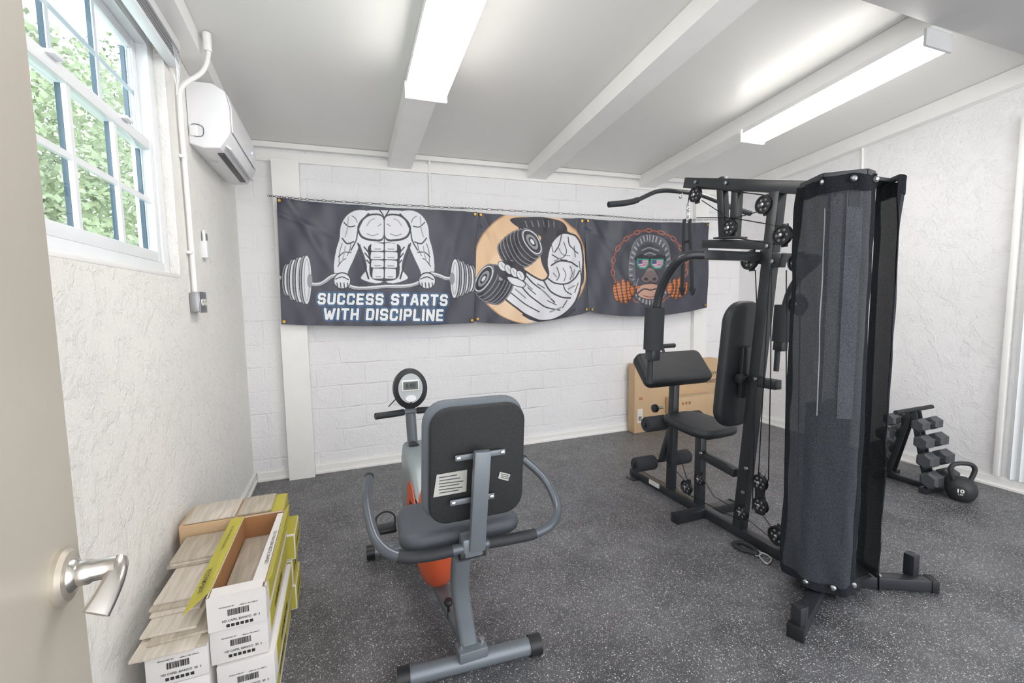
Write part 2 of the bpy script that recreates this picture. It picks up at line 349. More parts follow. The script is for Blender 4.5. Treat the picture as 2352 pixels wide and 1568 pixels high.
# ---------------------------------------------------------------- open door at left
dd=oZ(190,1315,1.10); 
de=V((dd.x,dd.y,0)); ang=R(5); ddir=V((math.sin(ang),-math.cos(ang),0)); dn=V((math.cos(ang),math.sin(ang),0))
d=MB(); c=de+ddir*.41-dn*.02; rot=basis(ddir,dn,V((0,0,1)))
d.box(c+V((0,0,1.06)),(.82,.038,2.1),rot,.002); door=struct(d.build('door_1','door'))
rc=oX(150,1315,de.x+.004); hz=rc.z; rc=de+ddir*.062+V((0,0,1.11)); rc.z=hz
MB().lathe([(.0,0),(.038,0),(.038,.006),(.033,.011),(.018,.013),(.017,.014),(0,.014)],rc-dn*.001,dn).build('rosette','rosette',door)
hd=MB(); hd.lathe([(0,.009),(.024,.009),(.022,.015),(.017,.019),(.017,.03),(.0145,.034),(.0145,.060),(.0,.060)],rc,dn); 
hd.build('handle_neck','nickel',door)
e=rc+dn*.056
hp=[e-ddir*.012+dn*.004+V((0,0,.004)),e+dn*.006,e+ddir*.018+dn*.005+V((0,0,-.010)),e+ddir*.038-dn*.000+V((0,0,-.024)),e+ddir*.054-dn*.006+V((0,0,-.036))]
P=catmull(hp,6); mb=MB(); rings=[]
for k,p in enumerate(P):
    f_=k/(len(P)-1); t=(P[min(k+1,len(P)-1)]-P[max(k-1,0)]).normalized(); wv_=(V((0,0,1))*.6-dn*.75).cross(t).cross(t).normalized(); th_=t.cross(wv_)
    hh=.0100+.006*f_; tt=.007-.003*f_
    rings.append([p+wv_*hh*math.sin(a)+th_*tt*math.cos(a) for a in [2*math.pi*j/16 for j in range(16)]])
mb.rings(rings).build('lever','nickel',door)
# ---------------------------------------------------------------- ceiling lights
def light(x0,x1,y0,y1,label):
    cx,cy=(x0+x1)/2,(y0+y1)/2
    t=thing('ceiling_light',label,'ceiling light',(cx,cy,zb(cx,cy)-.05),0,'fluorescent fixtures under the beams')
    MB().hexa(up(zb,-.038),up(zb,-.002),x0-.002,x1+.002,y0+.01,y1-.01).build('housing','housing',t)
    mb=MB(); K=10; prof=[]
    for k in range(K+1):
        a=math.pi*k/K; prof.append(((x0+x1)/2-math.copysign(abs(math.cos(a))**.35,math.cos(a))*(x1-x0)/2,-.039-.057*math.sin(a)**.35))
    r=[[V((px,yy,zb(px,yy)+dz)) for px,dz in prof] for yy in (y0+.014,y1-.014)]
    mb.rings(r).build('diffuser','diffuser',t)
    for yy in (y0,y1-.014): MB().hexa(up(zb,-.098),up(zb,-.003),x0-.005,x1+.005,yy,yy+.014).build('end_cap','cap_grey' if yy==y0 else 'diffuser2',t)
light(.44,.69,1.62,2.87,'long bright fluorescent ceiling light under the leftmost beam')
light(3.2,3.45,1.6,2.85,'long bright fluorescent ceiling light at right, above the multi gym')
# ---------------------------------------------------------------- air conditioner
ac=thing('air_conditioner','white wall mounted split air conditioner beside the window','air conditioner',(XL,3.45,2.42))
prof=[(0,2.43),(0,2.77),(.13,2.775),(.19,2.74),(.205,2.66),(.205,2.52),(.195,2.49),(.15,2.42),(.07,2.41)]
MB().prism([(XL+.001+a,3.05,z) for a,z in prof],(0,.83,0),.008).build('body','white_plastic',ac)
MB().prism([(XL+.003+a,3.08,z) for a,z in [(.196,2.73),(.212,2.66),(.212,2.52),(.205,2.525),(.205,2.66),(.192,2.73)]],(0,.77,0)).build('front_panel','white_plastic',ac)
MB().beam((XL+.135,3.14,2.4155),(XL+.135,3.78,2.4155),.035,.012,(0,0,1),.002).build('air_outlet','vent_dark',ac)
MB().beam((XL+.178,3.10,2.447),(XL+.178,3.82,2.447),.05,.010,(.8,0,1),.003).build('louver','white_plastic',ac)
MB().box((XL+.03,3.045,2.50),(.04,.006,.06),None,.002).build('side_cover','white_plastic',ac)
MB().tube([(XL+.02,3.045,2.49),(XL+.02,3.044,2.53),(XL+.05,3.044,2.535),(XL+.075,3.044,2.52),(XL+.07,3.044,2.475),(XL+.03,3.044,2.47)],.002,6,3).build('side_emblem','vent_dark',ac)
MB().box((XL+.06,3.3,2.412),(.05,.05,.004)).build('rating_label','paper',ac)
MB().box((XL+.217,3.7,2.60),(.004,.02,.008)).build('indicator_light','led',ac)
# conduits
cx=thing('conduit_pipe','white painted conduit running down the left wall beside the window','conduit',(XL+.02,2.88,1.5))
pc=[V((XL+.15,2.92,zc(XL,2.92)-.01)),V((XL+.15,2.92,2.86)),V((XL+.12,2.90,2.76)),V((XL+.035,2.87,2.66)),V((XL+.02,2.86,2.55)),V((XL+.02,2.87,2.2)),V((XL+.02,2.88,1.59))]
MB().tube(pc,.012,10,5).build('pipe','trim',cx)
for z in (2.3,1.8): MB().box((XL+.014,2.87,z),(.026,.05,.015),None,.003).build('clamp','trim',cx)
MB().cyl((XL+.15,2.92,2.88),(XL+.15,2.92,zc(XL,2.92)-.003),.02).build('coupling','trim',cx)
ob=thing('outlet_box','grey metal outlet box at the foot of the left wall conduit','outlet box',(XL,2.90,1.53))
MB().bb((XL+.002,2.84,1.48),(XL+.045,2.96,1.585),.004).build('box','zinc',ob)
MB().bb((XL+.045,2.835,1.475),(XL+.050,2.965,1.59),.002).build('cover','zinc',ob)
for yy in (2.875,2.925):
    u_=MB().lathe([(0,0),(.019,0),(.019,.005),(0,.005)],(XL+.050,yy,1.532),(1,0,0)).build('socket','paper',ob)
    s=MB(); 
    for dy in (-.006,.006): s.box((XL+.0555,yy+dy,1.535),(.001,.002,.009))
    s.build('slot','ink',u_)
rm=thing('remote_control','small white remote in a holder on the left wall','remote',(XL,3.17,1.80))
MB().bb((XL-.001,3.14,1.80),(XL+.03,3.20,1.90),.004).build('holder','white_plastic',rm)
MB().bb((XL+.008,3.147,1.83),(XL+.024,3.193,1.965),.005).build('remote_body','white_plastic',rm)
MB().bb((XL+.0245,3.153,1.905),(XL+.026,3.187,1.945)).build('display','lcd',rm)
c1=oY(985,372,YB); c2=oY(985,475,YB)
tag(MB().tube([(c1.x,YB-.045,c1.z+.01),(c1.x,YB-.015,c1.z-.05),(c1.x,YB-.012,c2.z-.1)],.012,10,4).build('conduit_pipe','trim'),'short white conduit above the torso banner on the back wall','conduit')
c1=oX(1980,300,XR); 
cr=thing('conduit_pipe','white conduit with a coupling high on the right wall','conduit',(XR,c1.y,c1.z-.75))
MB().tube([(XR-.05,c1.y+.02,c1.z-.02),(XR-.03,c1.y,c1.z-.10),(XR-.011,c1.y-.02,c1.z-.16),(XR-.010,c1.y-.03,c1.z-.75)],.011,10,4).build('pipe','trim',cr)
MB().cyl((XR-.05,c1.y+.02,c1.z-.06),(XR-.05,c1.y+.02,c1.z+.03),.018).build('coupling','trim',cr)
# ---------------------------------------------------------------- banners
K_=lin('2a2a33'); BG=lin('3f404c'); Wc=lin('d8d8dd'); Gc=lin('8f9096'); TAN=lin('dcb994'); OR=lin('c97640'); OD=lin('7a4526'); BR=lin('a5614a'); BLU=lin('3484c4')
GL={'S':(1,[[(1,.16),(.85,0),(.15,0),(0,.15),(0,.37),(.14,.5),(.86,.5),(1,.63),(1,.85),(.85,1),(.15,1),(0,.84)]]),'U':(1,[[(0,0),(0,.85),(.15,1),(.85,1),(1,.85),(1,0)]]),
'C':(1,[[(1,.24),(1,.15),(.85,0),(.15,0),(0,.15),(0,.85),(.15,1),(.85,1),(1,.85),(1,.76)]]),'E':(.9,[[(1,0),(0,0),(0,1),(1,1)],[(0,.5),(.88,.5)]]),'T':(1,[[(0,0),(1,0)],[(.5,0),(.5,1)]]),
'A':(1.1,[[(0,1),(.36,0),(.64,0),(1,1)],[(.2,.7),(.8,.7)]]),'R':(1,[[(0,1),(0,0),(.85,0),(1,.14),(1,.42),(.85,.56),(0,.56)],[(.5,.56),(1,1)]]),'W':(1.65,[[(0,0),(.22,1),(.3,1),(.5,.25),(.7,1),(.78,1),(1,0)]]),
'I':(0,[[(0,0),(0,1)]]),'H':(1,[[(0,0),(0,1)],[(1,0),(1,1)],[(0,.5),(1,.5)]]),'D':(1,[[(0,0),(0,1),(.82,1),(1,.84),(1,.16),(.82,0),(0,0)]]),'P':(1,[[(0,1),(0,0),(.85,0),(1,.14),(1,.44),(.85,.58),(0,.58)]]),
'L':(.85,[[(0,0),(0,1),(1,1)]]),'N':(1.05,[[(0,1),(0,0),(.08,0),(.92,1),(1,1),(1,0)]])}
class Art:
    def __init__(s,x0,y0,x1,y1,bg):
        s.x0,s.y0=x0,y0; s.w=int((x1-x0)*2)+4; s.h=int((y1-y0)*2)+4; s.a=np.zeros((s.h,s.w,3)); s.a[:]=bg
    def _win(s,xa,ya_,xb,yb2):
        i0=max(0,int((xa-s.x0)*2)-2); i1=min(s.w,int((xb-s.x0)*2)+3); j0=max(0,int((ya_-s.y0)*2)-2); j1=min(s.h,int((yb2-s.y0)*2)+3)
        if i1<=i0 or j1<=j0: return None
        X,Y=np.meshgrid(s.x0+np.arange(i0,i1)/2,s.y0+np.arange(j0,j1)/2); return i0,i1,j0,j1,X,Y
    def poly(s,pts,col,sm=5,outline=None,ow=3):
        P=[(p[0],p[1]) for p in (catmull([(a,b,0) for a,b in pts],sm,True) if sm else pts)]
        xs=[p[0] for p in P]; ys=[p[1] for p in P]; q=s._win(min(xs),min(ys),max(xs),max(ys))
        if not q: return
        i0,i1,j0,j1,X,Y=q; ins=np.zeros(X.shape,bool)
        for k in range(len(P)):
            (xa,ya1),(xb,yb1)=P[k-1],P[k]
            if ya1==yb1: continue
            c=((ya1>Y)!=(yb1>Y))&(X<(xb-xa)*(Y-ya1)/(yb1-ya1)+xa); ins^=c
        s.a[j0:j1,i0:i1][ins]=col
        if outline is not None: s.line(P+[P[0]],ow,outline,0)
    def ell(s,cx,cy,rx,ry,ang,col,ring=0):
        m=max(rx,ry); q=s._win(cx-m,cy-m,cx+m,cy+m)
        if not q: return
        i0,i1,j0,j1,X,Y=q; c,sn=math.cos(ang),math.sin(ang); u=(X-cx)*c+(Y-cy)*sn; v=-(X-cx)*sn+(Y-cy)*c
        ins=(u/rx)**2+(v/ry)**2<=1
        if ring: ins&=(u/(rx-ring))**2+(v/(ry-ring))**2>=1
        s.a[j0:j1,i0:i1][ins]=col
    def line(s,pts,w,col,sm=5):
        P=[(p[0],p[1]) for p in (catmull([(a,b,0) for a,b in pts],sm) if sm else pts)]
        for (xa,ya1),(xb,yb1) in zip(P,P[1:]):
            q=s._win(min(xa,xb)-w,min(ya1,yb1)-w,max(xa,xb)+w,max(ya1,yb1)+w)
            if not q: continue
            i0,i1,j0,j1,X,Y=q; dx,dy=xb-xa,yb1-ya1; L=dx*dx+dy*dy+1e-9; t=np.clip(((X-xa)*dx+(Y-ya1)*dy)/L,0,1)
            s.a[j0:j1,i0:i1][(X-xa-t*dx)**2+(Y-ya1-t*dy)**2<=(w/2)**2]=col
    def word(s,body,x0,x1,y0,y1,w,col,rot=0.,shear=.08):
        h=y1-y0-6.2; gap=.44; adv=0; pos=[]
        for ch in body:
            if ch==' ': adv+=.62; continue
            pos.append((ch,adv)); adv+=GL[ch][0]*.62+gap
        tot=adv-gap; k=(x1-x0-6.2)/tot
        for ch,a in pos:
            for st in GL[ch][1]:
                q=[]
                for (u,v) in st:
                    X=x0+3.1+(a+u*GL[ch][0]*.62)*k+(1-v)*h*shear; q.append((X,y0+3.1+v*h+(X-(x0+x1)/2)*rot))
                s.line(q,w,col,0)
    def at(s,px,py):
        x=np.clip((px-s.x0)*2,0,s.w-2.001); y=np.clip((py-s.y0)*2,0,s.h-2.001); i_=x.astype(int); j_=y.astype(int); fx=(x-i_)[...,None]; fy=(y-j_)[...,None]
        a=s.a; return a[j_,i_]*(1-fx)*(1-fy)+a[j_,i_+1]*fx*(1-fy)+a[j_+1,i_]*(1-fx)*fy+a[j_+1,i_+1]*fx*fy
bm_=bpy.data.materials.new('printed_cloth'); bm_.use_nodes=True; b=bm_.node_tree.nodes['Principled BSDF']; at=bm_.node_tree.nodes.new('ShaderNodeAttribute'); at.attribute_name='Col'
bm_.node_tree.links.new(at.outputs['Color'],b.inputs['Base Color']); b.inputs['Roughness'].default_value=.42; b.inputs['Specular IOR Level'].default_value=.5; M['printed_cloth']=bm_
BY=YB-.115
nF=np.array(Fw);nR=np.array(Rr);nU=np.array(Up)
def banner(name,label,tl,tr,br,bl_,art,sagt,sagb,wave,extra=None):
    nx=int((tr[0]-tl[0])*1.4); ny=int((bl_[1]-tl[1])*1.4)
    s,t=np.meshgrid(np.linspace(0,1,nx),np.linspace(0,1,ny))
    px=(1-s)*(1-t)*tl[0]+s*(1-t)*tr[0]+s*t*br[0]+(1-s)*t*bl_[0]
    py=(1-s)*(1-t)*tl[1]+s*(1-t)*tr[1]+s*t*br[1]+(1-s)*t*bl_[1]+4*s*(1-s)*(sagt*(1-t)+sagb*t)
    d=nF+nR*((px-1176)/FP)[...,None]-nU*((py-784)/FP)[...,None]
    P=np.array([0,0,HC])+d*(BY/d[...,1])[...,None]
    P[...,1]=BY-wave(s,t)
    me=bpy.data.meshes.new(name); N=nx*ny
    idx=np.arange(N).reshape(ny,nx); F=np.stack([idx[:-1,:-1],idx[1:,:-1],idx[1:,1:],idx[:-1,1:]],-1).reshape(-1,4)
    c=P.reshape(-1,3)
    cen=V((float(c[:,0].mean()),BY,float(c[:,2].min())))
    th=thing(name,label,'banner',cen,0,'gym banners hung along the back wall')
    me.vertices.add(N); me.vertices.foreach_set('co',c.astype(np.float32).ravel())
    me.loops.add(len(F)*4); me.loops.foreach_set('vertex_index',F.astype(np.int32).ravel())
    me.polygons.add(len(F)); me.polygons.foreach_set('loop_start',np.arange(0,len(F)*4,4,dtype=np.int32)); me.update(calc_edges=True)
    ca=me.color_attributes.new('Col','FLOAT_COLOR','POINT'); cc=np.ones((N,4),np.float32); cc[:,:3]=art.at(px,py).reshape(-1,3); ca.data.foreach_set('color',cc.ravel())
    cloth=finish(me,'cloth','printed_cloth',th)
    for q in (tl,tr,br,bl_):
        sx=6 if q in (tl,bl_) else -6; sy=6 if q in (tl,tr) else -6
        p=oY(q[0]+sx,q[1]+sy,BY); MB().lathe([(.004,0),(.012,0),(.012,.004),(.004,.004)],p+V((0,-.046,0)),(0,-1,0),14).build('eyelet','eyelet',th)
        if q in (tl,tr): MB().cyl(p+V((0,-.048,0)),(p.x,YB-.0005,p.z),.003,None,8).build('wall_hook','zinc',th)
    return th
# first banner
A=Art(630,450,1100,755,BG); cx=882
def mir(p): return [(2*cx-x,y) for x,y in p]
def both(p,c,kind='poly',w=2):
    for q in (p,mir(p)):
        A.poly(q,c) if kind=='poly' else A.line(q,w,c)
A.poly([(852,484),(912,484),(935,492),(940,505),(825,505),(830,492)],Wc)
both([(846,488),(818,485),(796,497),(783,520),(780,548),(773,572),(768,600),(768,625),(776,640),(794,642),(800,622),(812,596),(824,566),(832,540),(850,505)],Wc)
both([(826,540),(828,565),(838,592),(842,618),(830,641),(882,643),(882,540)],Wc)
both([(880,498),(852,492),(830,505),(820,526),(830,547),(858,555),(880,549)],K_)
both([(879,501),(853,496),(834,508),(825,526),(833,543),(857,550),(879,545)],Wc)
both([(846,492),(834,505),(822,530),(818,552),(806,575)],K_,'line',3)
both([(790,512),(802,522),(815,520)],K_,'line',2.5); both([(786,548),(797,560),(812,556)],K_,'line',3); both([(778,590),(790,580),(806,580)],K_,'line',2.5)
both([(776,612),(785,600),(794,594)],K_,'line',2); both([(800,500),(797,530),(792,545)],Gc,'line',2)
both([(786,560),(780,580),(779,605)],K_,'line',1.6); both([(793,566),(790,585),(786,600)],Gc,'line',2.2); both([(806,560),(803,575),(797,588)],K_,'line',1.6)
both([(860,503),(850,508),(842,520)],Gc,'line',2); both([(868,538),(855,542),(843,538)],Gc,'line',2.4); both([(875,515),(868,520)],K_,'line',1.5); both([(808,497),(816,503),(820,512)],K_,'line',1.6)
both([(822,560),(834,600),(846,640)],K_,'line',4); both([(836,568),(846,580)],K_,'line',3); both([(838,582),(848,594)],K_,'line',3); both([(842,598),(851,608)],K_,'line',3)
A.poly([(850,562),(915,562),(917,600),(910,641),(855,641),(848,600)],K_)
def blk(x0,y0,x1,y1): A.poly([(x0,y0+1),(x0+4,y0-1),(x1-4,y0),(x1,y0+2),(x1,y1-3),(x1-4,y1),(x0+3,y1),(x0-1,y1-3)],Wc,2)
for (y0_,y1_,ww) in ((560,577,27),(580,596,28),(599,615,27),(618,640,24)):
    blk(cx-2-ww,y0_,cx-2,y1_); blk(cx+2,y0_,cx+2+ww,y1_)
    for sg in (-1,1): A.line([(cx+sg*8,y1_-4),(cx+sg*(ww-5),y1_-4)],2,Gc)
A.line([(cx,500),(cx,642)],2.5,K_,0); A.line([(872,484),(878,492),(cx,500),(888,492),(893,484)],3,K_)
def plate(c,y,rx,ry,sg):
    A.ell(c-sg*5,y,rx,ry,0,Gc); A.ell(c-sg*5,y,rx,ry,0,K_,2); A.ell(c,y,rx,ry,0,K_); A.ell(c+sg*1,y,rx-1.5,ry-2,0,Wc); A.ell(c+sg*1,y,rx-5,ry-9,0,Gc,2)
bar=[(645,638),(700,650),(735,652),(762,635),(778,634),(800,655),(830,662),(882,658),(930,657),(958,650),(985,630),(1005,632),(1030,640),(1090,632)]
for yy,cc_,w_ in ((0,K_,10),(0,Wc,7),(1.5,Gc,2.5)): A.line([(x,y+yy) for x,y in bar],w_,cc_)
for c_,ry in ((664,38),(677,48),(690,53),(704,57)): plate(c_,643,12,ry,1)
for c_,ry in ((1078,32),(1066,36),(1055,42),(1044,46)): plate(c_,640,11,ry,-1)
A.ell(712,645,6,16,0,Gc); A.ell(1037,640,6,14,0,Gc)
for fx in (786,980):
    A.ell(fx,645,20,20,0,K_); A.ell(fx,645,18,17,0,Wc)
    for q in range(4): A.line([(fx-12+q*8,650),(fx-11+q*8,660)],2.5,K_,0)
    A.line([(fx-15,641),(fx,636),(fx+14,642)],2.5,K_)
L1=('SUCCESS STARTS',729,1027,674,701); L2=('WITH DISCIPLINE',742,1017,708,736)
for w_,c_ in ((11.8,BLU),(9.9,K_),(5.9,lin('e4e8ec'))):
    A.word(*L1,w_,c_,.012); A.word(*L2,w_,c_,.012)
def wv(a,ph): return lambda s,t: .026+.011*np.sin(9*s+ph+2*t)*(.3+t*.7)+.012*np.sin(17*s*(1-.4*t)+ph*2)*(1-t*.4)+a*np.exp(-((s-1)**2+(t)**2)/.03)+.006*np.sin(31*s+9*t+ph)+.0015*np.sin(63*s-13*t+ph)+.018*np.exp(-((s-.93+.15*t)/.025)**2)*(1-t)+.014*np.exp(-((s-.05-.4*t)/.03)**2)*(1-t)+.008*np.exp(-((t-.12-.5*s)/.025)**2)*(1-s)*(1-t)
b1=banner('banner','dark banner with a muscular torso lifting a barbell over white lettering',(637,457),(1094,488),(1087,741),(648,744),A,3,6,wv(.01,.5))
# second banner
A=Art(1080,485,1355,755,BG)
A.ell(1216,612,131,132,0,TAN); A.ell(1216,612,131,132,0,lin('b98e66'),3)
A.ell(1216,650,110,92,0,lin('e3c4a2'))
A.poly([(1240,545),(1262,532),(1300,530),(1330,560),(1340,610),(1335,655),(1300,660),(1262,640),(1240,600)],K_)
A.poly([(1170,504),(1215,499),(1280,506),(1302,528),(1285,550),(1262,556),(1240,545),(1215,531),(1188,522)],K_)
for q in range(11): A.line([(1188+q*10,512),(1196+q*9,544+5*(q%3))],3,K_,0)
for q in range(6): A.line([(1205+q*13,508),(1210+q*12,522)],1.4,Gc,0)
A.poly([(1268,552),(1290,536),(1314,540),(1331,560),(1338,592),(1336,628),(1330,662),(1318,694),(1298,718),(1270,733),(1240,736),(1212,726),(1184,708),(1158,686),(1136,660),(1128,636),(1142,616),(1168,606),(1196,618),(1222,634),(1244,644),(1256,632),(1252,606),(1256,576)],Wc,5,K_,4)
for p,w_ in (([(1256,640),(1272,650),(1296,652),(1318,640),(1330,622)],3.4),([(1262,610),(1282,600),(1306,602),(1326,612)],3.4),([(1264,586),(1284,596),(1300,598)],2.6),([(1288,540),(1282,562),(1270,580)],2.6),([(1304,545),(1308,566),(1326,582)],2.4),([(1246,646),(1262,668),(1286,682),(1308,684)],3.4),([(1196,622),(1222,650),(1250,672),(1272,694)],3),([(1166,614),(1186,648),(1216,680),(1250,704),(1284,712)],3),([(1142,636),(1166,668),(1200,696),(1236,716)],2.6),([(1290,652),(1296,668),(1310,676)],2.4),([(1276,614),(1282,632),(1276,644)],2.2),([(1306,612),(1312,628),(1306,642)],2.2),([(1232,652),(1248,662)],2.2),([(1210,660),(1228,676)],2),([(1300,690),(1290,706)],2.4),([(1326,650),(1318,672)],2),([(1294,556),(1300,578),(1292,592)],2),([(1316,566),(1320,590)],2),([(1256,690),(1276,700)],2),([(1176,634),(1196,660),(1226,688)],1.6),([(1262,560),(1266,580)],1.8),([(1330,600),(1334,640)],1.8),([(1280,570),(1290,584),(1306,588)],1.6),([(1290,616),(1296,630),(1292,646)],1.6)): A.line(p,w_,K_)
for p in ([(1270,600),(1290,592)],[(1268,628),(1276,636)],[(1318,620),(1314,638)],[(1240,664),(1262,684)],[(1180,664),(1204,684)],[(1200,646),(1220,664)],[(1262,716),(1286,706)],[(1302,664),(1318,656)]): A.line(p,3.4,Gc)
A.line([(1200,722),(1240,742),(1285,736),(1316,710)],7,K_); A.line([(1210,734),(1245,742),(1280,738)],2,Wc)
def disc(cx_,cy_,a,b_,ang): 
    A.ell(cx_,cy_,b_,a,ang,K_); A.ell(cx_,cy_,b_-1,a-1,ang,Gc,1.6)
def dumb(x0,y0,x1,y1,n,a):
    ang=math.atan2(y1-y0,x1-x0)
    for k in range(n):
        f_=k/(n-1); rr=a*(.84+.16*math.sin(f_*math.pi)); disc(x0+(x1-x0)*f_,y0+(y1-y0)*f_,rr,rr*.45,ang)
    A.ell(x1,y1,a*.34,a*.72,ang,Wc); A.ell(x1,y1,a*.30,a*.66,ang,K_); A.ell(x1,y1,a*.2,a*.45,ang,Gc); A.ell(x1,y1,a*.12,a*.28,ang,K_); A.ell(x1,y1,a*.07,a*.16,ang,Wc)
dumb(1154,666,1110,640,7,46); dumb(1164,590,1220,556,8,44)
A.line([(1148,640),(1172,602)],16,K_,0); A.line([(1148,640),(1172,602)],10,Gc,0)
A.poly([(1138,614),(1160,598),(1186,606),(1206,624),(1200,646),(1172,648),(1148,638)],K_)
for q in range(4): A.ell(1151+q*14,612+q*7,8.5,13,-.55,Wc); A.ell(1151+q*14,612+q*7,8.5,13,-.55,K_,1.6); A.line([(1148+q*14,606+q*7),(1153+q*14,616+q*7)],1.4,Gc,0)
A.poly([(1162,636),(1186,640),(1204,652),(1196,660),(1172,652)],Wc,4,K_,2)
b2=banner('banner','banner with a flexing arm and dumbbells inside a tan circle',(1095,489),(1338,503),(1348,716),(1088,738),A,3,14,wv(.008,2.1))
# third banner
A=Art(1330,498,1635,745,BG)
A.ell(1490,612,72,74,0,lin('34353f'))
for k in range(36):
    a=R(k*10); ex,ey=1488+84*math.cos(a),612+84*math.sin(a)*.98
    if k%2: A.ell(ex,ey,8.5,5,a+math.pi/2,BR,2.4)
    else: A.ell(ex,ey,7.5,2.2,a+math.pi/2,lin('8a4d3b'))
HD=[(1490,537),(1512,541),(1530,556),(1540,590),(1542,630),(1534,668),(1516,692),(1490,701),(1464,692),(1446,668),(1438,630),(1440,590),(1450,556),(1468,541)]
A.poly(HD,lin('63646d'),5,K_,2)
rnd=random.Random(3)
for k in range(72):
    a=R(k*5+rnd.random()*2); c_,s_=math.cos(a),math.sin(a); r0=.82+.08*rnd.random(); A.line([(1490+50*c_*r0,620+80*s_*r0),(1490+50*c_,620+80*s_)],1.5,K_ if k%2 else lin('bdbec4'),0)
A.poly([(1490,556),(1512,562),(1526,584),(1527,622),(1520,660),(1508,680),(1490,687),(1472,680),(1460,660),(1453,622),(1454,584),(1468,562)],lin('45464f'))
for q in range(4): A.line([(1468+q,570+q*6),(1490,563+q*6),(1512-q,570+q*6)],2.,lin('9a9ba3') if q%2 else K_)
A.poly([(1452,592),(1468,584),(1490,590),(1512,584),(1528,592),(1524,600),(1490,600),(1456,600)],lin('24252c'))
A.poly([(1474,630),(1482,616),(1490,613),(1498,616),(1507,630),(1512,642),(1500,650),(1490,646),(1480,650),(1468,642)],lin('6d5f60'),5,K_,2)
A.ell(1480,641,5,3.6,.2,K_); A.ell(1500,641,5,3.6,-.2,K_); A.line([(1484,622),(1490,619),(1496,622)],1.6,Gc)
A.poly([(1458,668),(1466,656),(1490,651),(1514,656),(1523,668),(1514,682),(1490,688),(1466,682)],lin('b8917f'),5,K_,2)
A.line([(1460,675),(1474,664),(1490,666),(1506,664),(1521,675)],3.2,K_); A.line([(1474,679),(1490,682),(1506,679)],1.4,K_)
A.line([(1462,640),(1458,656)],2,Gc); A.line([(1518,640),(1522,656)],2,Gc)
for gx0 in (1457,1492):
    A.poly([(gx0,595),(gx0+31,594),(gx0+30,609),(gx0+24,617),(gx0+8,618),(gx0+1,610)],lin('2f9077'),0)
    A.poly([(gx0+3,598),(gx0+28,597.5),(gx0+27,608),(gx0+22,614),(gx0+10,614.5),(gx0+4,608)],lin('c3b2c2'),0)
    A.poly([(gx0+3,598),(gx0+14,597.7),(gx0+14,606),(gx0+4,607)],lin('4a4574'),0)
    for q in range(3): A.line([(gx0+15.5,599.8+q*3.8),(gx0+26,599.4+q*3.8)],1.7,lin('b0405a'),0)
    A.line([(gx0+8,610.5),(gx0+23,610.5)],1.5,lin('b0405a'),0)
A.line([(1440,668),(1464,658)],6,K_,0); A.line([(1440,668),(1464,658)],4,OR,0); A.line([(1516,658),(1545,662)],6,K_,0); A.line([(1516,658),(1545,662)],4,OR,0)
for c_,rr in ((1412,22),(1421,28),(1431,31),(1441,26),(1449,14)):
    y_=672-(c_-1412)*.15; A.ell(c_,y_,8,rr,-.15,K_); A.ell(c_,y_,6.5,rr-1.5,-.15,OD); A.ell(c_-1.2,y_,4.2,rr-4,-.15,OR)
    for q in range(-3,4): A.line([(c_-6,y_+q*7),(c_+6,y_+q*7-1)],1.3,K_,0)
for c_,rr in ((1571,18),(1563,25),(1554,28),(1545,25),(1537,16)):
    A.ell(c_,662,8,rr,.15,K_); A.ell(c_,662,6.5,rr-1.5,.15,OD); A.ell(c_-1.2,662,4.2,rr-4,.15,OR)
    for q in range(-3,4): A.line([(c_-6,662+q*7),(c_+6,662+q*7-1)],1.3,K_,0)
b3=banner('banner','dark banner with an ape face in glasses ringed by a chain',(1339,503),(1625,512),(1619,706),(1349,716),A,3,15,wv(.004,4.2))
# chain
ch=MB(); cpts=[oY(618,454,BY),oY(760,466,BY),oY(1024,480,BY),(oY(1094,483,BY)),oY(1335,496,BY),oY(1390,499,BY),oY(1500,507,BY),oY(1640,507,BY)]
cl=catmull(cpts,40)
for k in range(0,len(cl)-2,2):
    a,b_=cl[k],cl[k+2]; dd_=(b_-a).normalized(); m_=(a+b_)/2+V((0,-.070,0)); L=(b_-a).length*.62
    n_=V((0,1,0)) if (k//2)%2 else V((0,0,1))
    ch.tube([m_+dd_*L*math.cos(t)+n_*.008*math.sin(t) for t in [2*math.pi*j/8 for j in range(8)]],.0022,5,0,True)
tag(ch.build('hanging_chain','vent_dark'),'thin metal chain strung along the tops of the banners','chain')
# ---------------------------------------------------------------- exercise bike
bk=thing('exercise_bike','grey recumbent exercise bike with orange flywheel cover facing the back wall','exercise bike',(.43,2.1,0))
p0,p1=oZ(930,1555,.042),oZ(1225,1480,.042)
MB().tube([p0,p1],.034,18).build('rear_stabilizer','silver_frame',bk)
dr=(p1-p0).normalized()
for a,b_ in ((p0-dr*.03,p0+dr*.02),(p1-dr*.02,p1+dr*.03)): MB().cyl(a,b_,.041,None,20).build('end_cap','black_plastic',bk)
mid=(p0+p1)/2
MB().tube([(.104,2.64,.042),(.70,2.60,.042)],.034,18).build('front_stabilizer','silver_frame',bk)
for a in (.085,.68): MB().cyl((a,2.64-(a-.104)*.067,.042),(a+.045,2.64-(a-.104)*.067,.042),.041).build('end_cap','black_plastic',bk)
rl=MB(); rl.beam((mid.x-.0,mid.y,.09),(.40,2.10,.10),.055,.05); rl.beam((.40,2.1,.10),(.40,2.62,.09),.05,.05); rl.box((mid.x,mid.y,.09),(.12,.075,.045),None,.006); rl.build('main_rail','silver_frame',bk)
for q in (-.045,.045): MB().lathe([(0,0),(.011,0),(.011,.012),(0,.012)],(mid.x+q,mid.y,.112),(0,0,1),12).build('bolt','chrome',bk)
